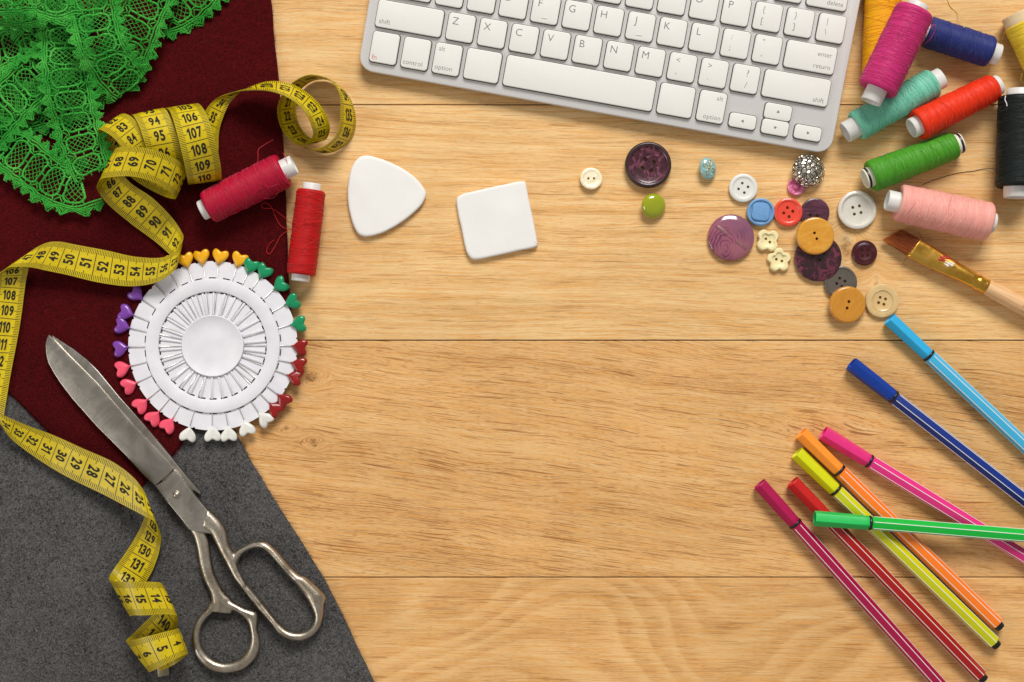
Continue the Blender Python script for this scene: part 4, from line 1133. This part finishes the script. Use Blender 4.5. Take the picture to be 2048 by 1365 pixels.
    ro = [c6(p) for p in ((820, 815), (780, 870), (740, 910), (700, 980), (685, 1060), (700, 1150), (740, 1220), (800, 1275), (870, 1300), (950, 1300), (1030, 1280), (1090, 1235), (1130, 1180), (1150, 1110), (1146, 1045), (1132, 1000), (1138, 930), (1128, 892), (1105, 880), (1040, 858), (975, 822), (905, 790))]
    ri = [c6((915 + 169 * math.cos(i * math.pi / 12), 1052 + 178 * math.sin(i * math.pi / 12))) for i in range(24)]
    casting('small_handle', join(section(shL, shR, 3.4, zr), ringsec(ro, ri, c6((915, 1052)), 3.3, zr)), .00055)
scissors()
# ------------------------------------------------------------------ measuring tape
# stations: n (cm along the tape), left edge px, py, z mm, right edge px, py, z mm
TP = [
 (0.2, 300,1284,5, 320,1343,5), (1.8, 335,1270,5, 353,1327,5), (3.0, 357,1257,15, 376,1308,15), (4.0, 346,1260,25, 363,1313,25),
 (5.0, 313,1268,29, 337,1326,29), (6.0, 278,1277,26, 312,1339,26), (7.3, 253,1283,16, 298,1344,16), (9.0, 266,1268,6, 314,1318,6), (10, 285,1249,5, 332,1294,5),
 (11, 308,1225,6, 350,1268,6), (12.2, 327,1179,16, 356,1239,16), (13, 322,1167,24, 352,1232,24), (14, 300,1164,29, 325,1229,28), (15, 270,1164,30, 293,1231,29),
 (16, 242,1164,27, 270,1231,27), (17.4, 219,1160,16, 260,1229,16), (19, 228,1138,6, 283,1180,6), (20, 246,1113,5, 303,1146,5), (21, 264,1086,5, 315,1116,5),
 (22, 279,1059,6, 321,1091,6), (23.2, 293,1020,13, 321,1068,13), (24, 292,993,18, 310,1046,18), (25, 277,967,20, 284,1030,18), (26, 256,946,18, 246,1010,15),
 (27, 230,927,15, 212,992,11), (29, 165,897,12, 140,957,8), (31, 105,870,10, 84,924,7), (33, 48,849,12, 27,882,9), (34.5, -5,825,15, 9,860,12),
 (35.6, -42,803,12, 6,848,10), (37, -50,775,8, 14,795,7), (38.5, -38,735,7, 23,742,6.5), (40, -25,688,7, 33,690,6.5), (41, -20,652,7, 39,657,6.5),
 (42, -14,618,7, 44,624,6.5), (43, -10,588,7.5, 48,593,7), (44, -8,562,9, 52,563,8), (45, -8,548,12, 57,537,10), (45.9, -6,550,16, 61,508,14),
 (46.5, 18,536,18, 64,502,16), (47, 38,534,18, 74,495,17), (48, 66,536,17, 97,485,16), (49, 94,542,16, 122,484,15), (50, 128,549,14, 148,489,13), (52, 200,566,12, 212,501,11),
 (54, 268,573,12, 274,514,13), (56, 325,560,15, 333,513,16), (57, 345,545,17, 354,500,17), (58, 355,528,13, 366,477,13), (59, 342,512,8, 362,462,8),
 (60, 318,490,7, 350,443,7), (62, 262,448,7, 307,398,8), (64, 213,406,8, 258,363,8), (65, 199,388,12, 244,345,12), (66, 194,374,21, 231,308,23),
 (67, 203,359,31, 232,298,33), (68, 224,355,36, 250,293,38), (69, 257,353,38, 277,294,40), (70, 291,359,37, 311,301,39), (71, 321,372,33, 343,314,35),
 (72, 342,386,27, 365,328,29), (73.2, 352,397,18, 374,343,19), (75, 330,394,8, 350,335,8), (78, 250,345,7, 275,285,7), (80, 207,290,9, 238,240,9),
 (81.3, 196,262,17, 236,232,17), (82, 200,260,22, 248,228,22), (83, 222,272,26, 268,238,26), (84, 244,294,27, 285,262,27), (86, 268,335,22, 318,320,22),
 (87.5, 275,352,14, 338,343,14), (89, 270,335,7, 330,325,7), (91, 262,268,8, 322,260,8), (92.2, 260,234,17, 322,220,17), (93, 266,232,25, 330,218,25),
 (94, 277,250,29, 341,236,29), (95, 287,278,31, 352,266,31), (96, 296,312,29, 362,300,29), (98.3, 310,362,16, 370,354,15), (100, 315,345,7, 378,338,7),
 (103, 325,240,8, 385,232,8), (104.2, 328,218,18, 394,208,18), (105, 338,221,28, 402,212,29), (106, 347,243,35, 413,229,36), (107, 356,275,38, 424,257,39),
 (108, 364,308,36, 433,290,37), (109, 371,340,30, 440,322,31), (110, 375,362,22, 443,348,23), (110.8, 377,369,15, 443,360,15), (112, 378,350,7, 440,345,7),
 (114, 385,290,6.5, 437,295,6.5), (116, 409,225,8, 443,245,8), (117, 428,201,10, 457,211,9), (118, 456,188,15, 477,187,10), (119, 492,181,24, 492,178,10),
 (120, 535,182,30, 533,164,14), (121, 566,191,32, 573,166,16), (122, 590,205,32, 605,180,17), (123, 611,226,31, 636,206,18), (124, 622,249,27, 655,237,17),
 (125, 626,271,20, 659,262,13), (126, 612,289,11, 648,281,7), (127, 590,288,8, 620,276,4), (128, 567,265,10, 602,257,4), (129, 556,236,12, 592,229,4),
 (130, 557,207,14, 594,203,3.5), (131, 577,173,16, 602,179,2), (132, 615,151,18, 629,161,1.2), (133, 657,159,20, 664,163,1.2), (134, 679,188,20, 697,192,1.2),
 (135, 681,228,20, 711,234,1.2), (136, 677,260,19, 706,270,1.2), (137, 661,284,18, 686,294,1.2), (138, 633,299,14, 652,307,1.2), (139, 604,290,9, 614,296,1.2)]
_tk = [r[0] for r in TP]
_tl = [P(*r[1:4]) for r in TP]; _tr = [P(*r[4:7]) for r in TP]
def hermite(keys, pts, n):
    i = 0
    while i < len(keys) - 2 and n > keys[i + 1]: i += 1
    def tang(j):
        if j == 0: return (pts[1] - pts[0]) / (keys[1] - keys[0])
        if j == len(pts) - 1: return (pts[-1] - pts[-2]) / (keys[-1] - keys[-2])
        a = (pts[j] - pts[j - 1]) / (keys[j] - keys[j - 1]); b = (pts[j + 1] - pts[j]) / (keys[j + 1] - keys[j])
        w = (keys[j] - keys[j - 1]) / (keys[j + 1] - keys[j - 1]); return a * (1 - w) + b * w
    h = keys[i + 1] - keys[i]; t = (n - keys[i]) / h; t2, t3 = t * t, t * t * t
    return pts[i] * (2 * t3 - 3 * t2 + 1) + tang(i) * h * (t3 - 2 * t2 + t) + pts[i + 1] * (-2 * t3 + 3 * t2) + tang(i + 1) * h * (t3 - t2)
STEP = .1
NST = int((TP[-1][0] - TP[0][0]) / STEP) + 1
rib = []
for i in range(NST):
    n = TP[0][0] + STEP * i
    rib.append((n, hermite(_tk, _tl, n), hermite(_tk, _tr, n)))
rn = []
for i in range(NST):
    a, b = rib[max(0, i - 1)], rib[min(NST - 1, i + 1)]
    d = ((b[1] + b[2]) - (a[1] + a[2])).normalized(); r = (rib[i][2] - rib[i][1]).normalized()
    nn = r.cross(-d); rn.append(nn.normalized() if nn.length > 1e-6 else (rn[-1] if rn else Vector((0, 0, 1))))
def tape_pt(n, v, off):
    q = (n - TP[0][0]) / STEP; i = max(0, min(NST - 2, int(q))); f = q - i
    l = rib[i][1].lerp(rib[i + 1][1], f); r = rib[i][2].lerp(rib[i + 1][2], f); nn = rn[i].lerp(rn[i + 1], f).normalized()
    return l.lerp(r, v) + nn * off
def tape():
    t = NT('tape_vinyl'); uv = t.coord('UV'); u, v, _ = t.sep(uv)
    x = t.coord()
    def stripe(pos, period, width):      # 1 on a line of the given width (cm) repeated each period
        q = t.math('FRACT', t.add(t.mul(pos, 1 / period), .5)); q = t.math('ABSOLUTE', t.sub(q, .5))
        return t.mr(q, width / period * .42, width / period * .58, 1, 0)
    edge = t.math('MINIMUM', v, t.sub(1.0, v))
    mmk = t.mul(stripe(u, .1, .042), t.mr(edge, .185, .19, 1, 0))
    five = t.mul(stripe(u, .5, .046), t.mr(edge, .26, .265, 1, 0))
    cm = stripe(t.add(u, .5), 1.0, .052)
    ink = t.math('MAXIMUM', t.math('MAXIMUM', mmk, five), cm)
    ink = t.mul(ink, t.mr(edge, .018, .03, 0, 1))
    bord = t.mr(edge, .012, .022, 1, 0)
    ink = t.math('MAXIMUM', ink, t.mul(bord, .55))
    fin = t.noise(t.comb(t.mul(u, 2.2), t.mul(v, 60), 0), 1, 2, .6); big = t.noise(t.comb(t.mul(u, .8), t.mul(v, 3), 3), 1, 3, .6)
    c = t.ramp(t.add(t.mul(fin, .6), t.mul(big, .4)), [(.3, C(180, 154, 4)), (.5, C(208, 183, 9)), (.7, C(224, 201, 26))])
    c = t.mix(t.mul(ink, .92), c, C(36, 30, 14))
    t.set(color=c, rough=.42, spec=.4, coat=.1); t.bump(fin, .1, .0003)
    m_t = t.m
    m_ink = plain('tape_ink', C(34, 30, 24), .6, .3)
    TH = .00022
    V, F, UV = [], [], []
    NV = 6
    for side in (1, -1):
        for i, (n, l, r) in enumerate(rib):
            for k in range(NV + 1):
                w = k / NV; bow = .0002 * math.sin(math.pi * w)
                V.append(l.lerp(r, w) + rn[i] * (side * TH + bow)); UV.append((n, w))
    off = NST * (NV + 1)
    for i in range(NST - 1):
        for k in range(NV):
            a = i * (NV + 1) + k; b = a + 1; c2 = b + NV + 1; d = a + NV + 1
            F.append((a, d, c2, b)); F.append((a + off, b + off, c2 + off, d + off))
        a = i * (NV + 1); d = a + NV + 1; F.append((a, a + off, d + off, d))
        a = a + NV; d = d + NV; F.append((a, d, d + off, a + off))
    a = list(range(NV + 1)); F.append(tuple(a) + tuple(q + off for q in reversed(a)))
    a = [(NST - 1) * (NV + 1) + q for q in range(NV + 1)]; F.append(tuple(reversed(a)) + tuple(q + off for q in a))
    base = P(300, 700, 0)
    root = empty('measuring_tape', base); tag(root, 'curled yellow measuring tape with black numbers winding down the left side', 'measuring tape')
    o = obj('tape_band', (V, F), m_t, root)
    uvl = o.data.uv_layers.new(name='UVMap')
    for lp in o.data.loops: uvl.data[lp.index].uv = UV[lp.vertex_index]
    sharp(o, 50)
    # digits, cut into short slices so that they follow the curls
    dig = {}
    for s in '0123456789':
        gv, gf = text_geo(s, .032)
        if s == '1': gv, gf = [Vector(p + (0,)) for p in ((.45, 0), (.95, 0), (.95, 1), (.55, 1), (0, .82), (0, .64), (.45, .74))], [(0, 1, 2, 3, 6), (3, 4, 5, 6)]
        bm = bmesh.new(); vs_ = [bm.verts.new(v) for v in gv]
        for f in gf:
            try: bm.faces.new([vs_[q] for q in f])
            except ValueError: pass
        ys = [v.y for v in gv]; xs = [v.x for v in gv]; y0, y1, x0, x1 = min(ys), max(ys), min(xs), max(xs)
        for k in range(1, 7):
            bmesh.ops.bisect_plane(bm, geom=bm.verts[:] + bm.edges[:] + bm.faces[:], plane_co=(0, y0 + (y1 - y0) * k / 7, 0), plane_no=(0, 1, 0))
        bm.verts.index_update()
        H0 = y1 - y0; W = .30 if s != '1' else .20
        dig[s] = ([((v.co.x - (x0 + x1) / 2) / (x1 - x0), (v.co.y - y0) / H0 - .5) for v in bm.verts], [tuple(q.index for q in f.verts) for f in bm.faces])
        bm.free()
    DH, DW, GAP = .64, .29, .05       # cm
    def number(val, n, front):
        s = str(val); tot = sum(DW if c != '1' else DW * .62 for c in s) + GAP * (len(s) - 1); x = -tot / 2; V, F = [], []
        for c in s:
            w = DW if c != '1' else DW * .62; gv, gf = dig[c]; b = len(V)
            for gx, gy in gv:
                xx = x + w / 2 + gx * w; uu = n - gy * DH if front else n + gy * DH
                V.append(tape_pt(uu, .5 + xx / 2.0, ((TH + .00032) if front else -(TH + .00002)) + (.00002 if front else -.00006)))
            F += [tuple(q + b for q in f) for f in gf]; x += w + GAP
        return V, F
    lo, hi = int(TP[0][0]) + 1, int(TP[-1][0])
    obj('printed_numbers', join(*[number(k, k, True) for k in range(lo, hi + 1)]), m_ink, root, smooth=False)
    obj('printed_numbers', join(*[number(151 - k, k, False) for k in range(lo, hi + 1)]), m_ink, root, smooth=False)
    # metal clip at the end
    q0, q1 = P(313, 1330, 5), P(336, 1322, 5); q2, q3 = P(338, 1351, 5), P(315, 1356, 5)
    sharp(obj('metal_clip', prism([q0, q1, q2, q3], .0030, .0042, .0003, 2), plain('clip_steel', C(150, 140, 116), .35, metal=1.0), root))
tape()

# ------------------------------------------------------------------ lace
def lace():
    t = NT('green_thread'); co = t.coord()
    n = t.noise(co, 1600, 3, .7); n2 = t.noise(co, 70, 2, .5)
    f = t.add(t.mul(n, .7), t.mul(n2, .3))
    t.set(color=t.ramp(f, [(.32, C(14, 98, 26)), (.5, C(48, 160, 50)), (.68, C(118, 210, 96))]), rough=.7, spec=.2, sheen=.25, sheen_rough=.4, sheen_tint=C(120, 220, 120))
    t.bump(n, .8, .0006)
    m_l = t.m
    root = empty('lace_trim', P(150, 200, ZB)); tag(root, 'heap of bright green guipure lace trim with oval mesh motifs', 'lace')
    rnd = random.Random(21)
    def strip(pts, phase=0.0, wscale=1.0, waves=1.0):
        """pts: (px, py, z, tilt degrees)"""
        ctr = catmull([P(p[0], p[1], p[2]) for p in pts], 24)
        tl = catmull([Vector((p[3], 0, 0)) for p in pts], 24)
        acc = [0.0]
        for i in range(1, len(ctr)): acc.append(acc[-1] + (ctr[i] - ctr[i - 1]).length)
        Ltot = acc[-1]; ph = rnd.uniform(0, 50)
        def at(u):
            u = max(0, min(Ltot, u)); lo_, hi_ = 0, len(acc) - 1
            while hi_ - lo_ > 1:
                m = (lo_ + hi_) // 2
                if acc[m] <= u: lo_ = m
                else: hi_ = m
            f = (u - acc[lo_]) / max(1e-9, acc[hi_] - acc[lo_]); c = ctr[lo_].lerp(ctr[hi_], f)
            a = max(0, lo_ - 6); b = min(len(ctr) - 1, hi_ + 6); d = (ctr[b] - ctr[a]).normalized()
            tt = math.radians(tl[lo_].x + (tl[hi_].x - tl[lo_].x) * f)
            h = Vector((d.y, -d.x, 0)).normalized(); r = h * math.cos(tt) + Vector((0, 0, 1)) * math.sin(tt)
            return c, d, r, r.cross(-d).normalized()
        def S_(u, v, w=0.0):
            """u along, v across (mm), w lift (mm)"""
            c, d, r, nn = at(u * MM)
            wv = waves * (2.5 * mnoise.noise(Vector((u * .06 + ph, v * .07, 1))) + .5 * mnoise.noise(Vector((u * .25 + ph, v * .25, 7))))
            ju = .7 * mnoise.noise(Vector((u * .2, v * .3 + ph, 3))); jv = .7 * mnoise.noise(Vector((u * .2, v * .3 + ph, 9)))
            q = c + r * ((v + jv) * wscale * MM) + d * (ju * MM) + nn * ((w + wv) * MM)
            if q.z < ZB * MM + .0005: q.z = ZB * MM + .0005 + .0002 * mnoise.noise(q * 900)
            return q
        def bumpy(r, k=.16): return lambda i: r * MM * (1 + k * (1 if i % 2 else -1) + rnd.uniform(-.08, .08))
        L = Ltot / MM; pitch = 13.0; rings, net, edge, pic = [], [], [], []
        nu = int(L / pitch) + 2
        for j in range(nu):
            u0 = (j - .5 + phase) * pitch
            if u0 < 2 or u0 > L - 2: continue
            hw, hl, rad = 8.6, 4.9, 3.7
            pts2 = []
            for q in rrect(2 * hl, 2 * hw, rad, 5):
                pts2.append((q.x, q.y))
            # finer
            fine = []
            for a in range(len(pts2)):
                p, q = pts2[a], pts2[(a + 1) % len(pts2)]; m = max(1, int(math.hypot(q[0] - p[0], q[1] - p[1]) / .75))
                for s in range(m): fine.append((p[0] + (q[0] - p[0]) * s / m, p[1] + (q[1] - p[1]) * s / m))
            if len(fine) % 2: fine.pop()
            rings.append(tube([S_(u0 + p[0], p[1], .25) for p in fine], bumpy(.72), 6, True))
            # net inside
            def inside(x, y):
                ax, ay = abs(x) - (hl - rad), abs(y) - (hw - rad)
                return math.hypot(max(0, ax), max(0, ay)) < rad
            for sgn in (-1, 1):
                for k in range(-4, 5):
                    seg = []
                    for s in range(-28, 29):
                        x = s * .38; y = k * 3.5 + .6 * sgn + sgn * x * 1.25
                        if inside(x, y): seg.append(S_(u0 + x, y, .1 + .12 * sgn * math.sin(s * .9)))
                    if len(seg) > 3: net.append(tube(seg[::2] if len(seg) > 5 else seg, .00021, 4))
            # bars to the neighbour ring and to the edge cords
            for v in (-6.2, 0, 6.2):
                net.append(tube([S_(u0 + hl, v), S_(u0 + pitch / 2, v * .95), S_(u0 + pitch - hl, v)], .00040, 5))
            for s in (-1, 1):
                for du in (-4, 0, 4): net.append(tube([S_(u0 + du * .8, s * 8), S_(u0 + du, s * 10.8)], .00042, 5))
                tri = [S_(u0 + pitch / 2 - 2.1, s * 9.6), S_(u0 + pitch / 2, s * 6.8), S_(u0 + pitch / 2 + 2.1, s * 9.6)]
                net.append(tube(tri, .0005, 5))
        for s in (-1, 1):
            for v, r in ((10.6, .60), (12.0, .62)):
                n_ = int(L / .7); edge.append(tube([S_(L * i / n_, s * (v + .25 * math.sin(i * .5)), .2) for i in range(n_ + 1)], bumpy(r, .14), 6))
            # pointed picots: dense stitched triangles
            pp = 6.5; m = int(L / pp)
            for j in range(m):
                a = j * pp; 
                for k, (hgt, wd, r) in enumerate(((4.6, 1.0, .46), (3.3, .72, .5), (2.0, .46, .52), (.9, .24, .5))):
                    b0, b1 = a + pp * (.5 - wd / 2), a + pp * (.5 + wd / 2); top = a + pp * .5 + rnd.uniform(-.5, .5)
                    hh = hgt + rnd.uniform(-.3, .4)
                    path = []
                    for q in range(7): path.append(S_(b0 + (top - b0) * q / 6, s * (12.7 + hh * q / 6)))
                    for q in range(1, 7): path.append(S_(top + (b1 - top) * q / 6, s * (12.7 + hh * (1 - q / 6))))
                    pic.append(tube(path, bumpy(r, .2), 5))
                # spiky side stitches
                for q in range(3):
                    f = rnd.uniform(.2, .95); sd = rnd.choice((-1, 1)); x = a + pp * (.5 + sd * .5 * (1 - f)); y = 12.7 + 4.6 * f
                    pic.append(tube([S_(x, s * y), S_(x + sd * .9, s * (y + .6))], .0003, 4))
        for g in rings: obj('oval_ring', g, m_l, root)
        if net: obj('net', join(*net), m_l, root)['kind'] = 'stuff'
        obj('edge_cords', join(*edge), m_l, root); obj('picot_edge', join(*pic), m_l, root)
    z = ZB
    strip([(-60, 12, z + 6, 30), (20, 22, z + 6, 35), (90, 14, z + 6, 30), (150, -20, z + 6, 20)])                    # dark folds underneath
    strip([(-50, 118, z + 3.5, 0), (20, 92, z + 5, 20), (80, 66, z + 6, 20), (160, 50, z + 5, 0)], .3)
    strip([(-60, -30, z + 22, -18), (0, -18, z + 26, -22), (60, -22, z + 28, -18), (110, -6, z + 26, -10), (150, -14, z + 24, 0)], .6)
    strip([(-60, 196, z + 2.5, 0), (10, 214, z + 3, 0), (70, 216, z + 3.5, -8), (130, 196, z + 4, 0), (190, 160, z + 4, 0)], .4)
    strip([(60, 110, z + 4, -10), (96, 62, z + 7, -15), (140, 20, z + 9, -10), (170, -40, z + 9, 0)], .7)
    strip([(440, -60, z + 2, 0), (396, -18, z + 3, 0), (354, 14, z + 6, 18), (312, 30, z + 3, 0)], .1)             # top right end
    strip([(316, -60, z + 8, 0), (294, 0, z + 13, 16), (274, 45, z + 12, 14), (254, 105, z + 8, 6), (222, 160, z + 4, 0)], .45)
    strip([(140, 80, z + 9, 0), (100, 130, z + 8, 5), (61, 166, z + 8, 8), (29, 196, z + 8, 0), (-8, 236, z + 7, 0), (-50, 290, z + 5, 0)], .2)
    strip([(192, 366, z + 1.5, -8), (152, 378, z + 4, -5), (108, 364, z + 6, 0), (78, 342, z + 6.5, 0), (43, 315, z + 6, 0), (12, 292, z + 5, 0), (-50, 250, z + 4, 0)], .5)
    strip([(128, 35, z + 11, 0), (130, 90, z + 14, 0), (132, 135, z + 15, 6), (136, 176, z + 15, 6), (144, 215, z + 12, 0), (154, 252, z + 8, -5), (163, 292, z + 8, -5), (174, 328, z + 8, -10), (184, 352, z + 6, -20)], .35)
    strip([(178, -70, z + 21, 0), (184, 10, z + 23, 6), (192, 55, z + 23, 10), (206, 98, z + 21, 8), (230, 140, z + 15, 0), (262, 176, z + 6, -10)], .15)
lace()
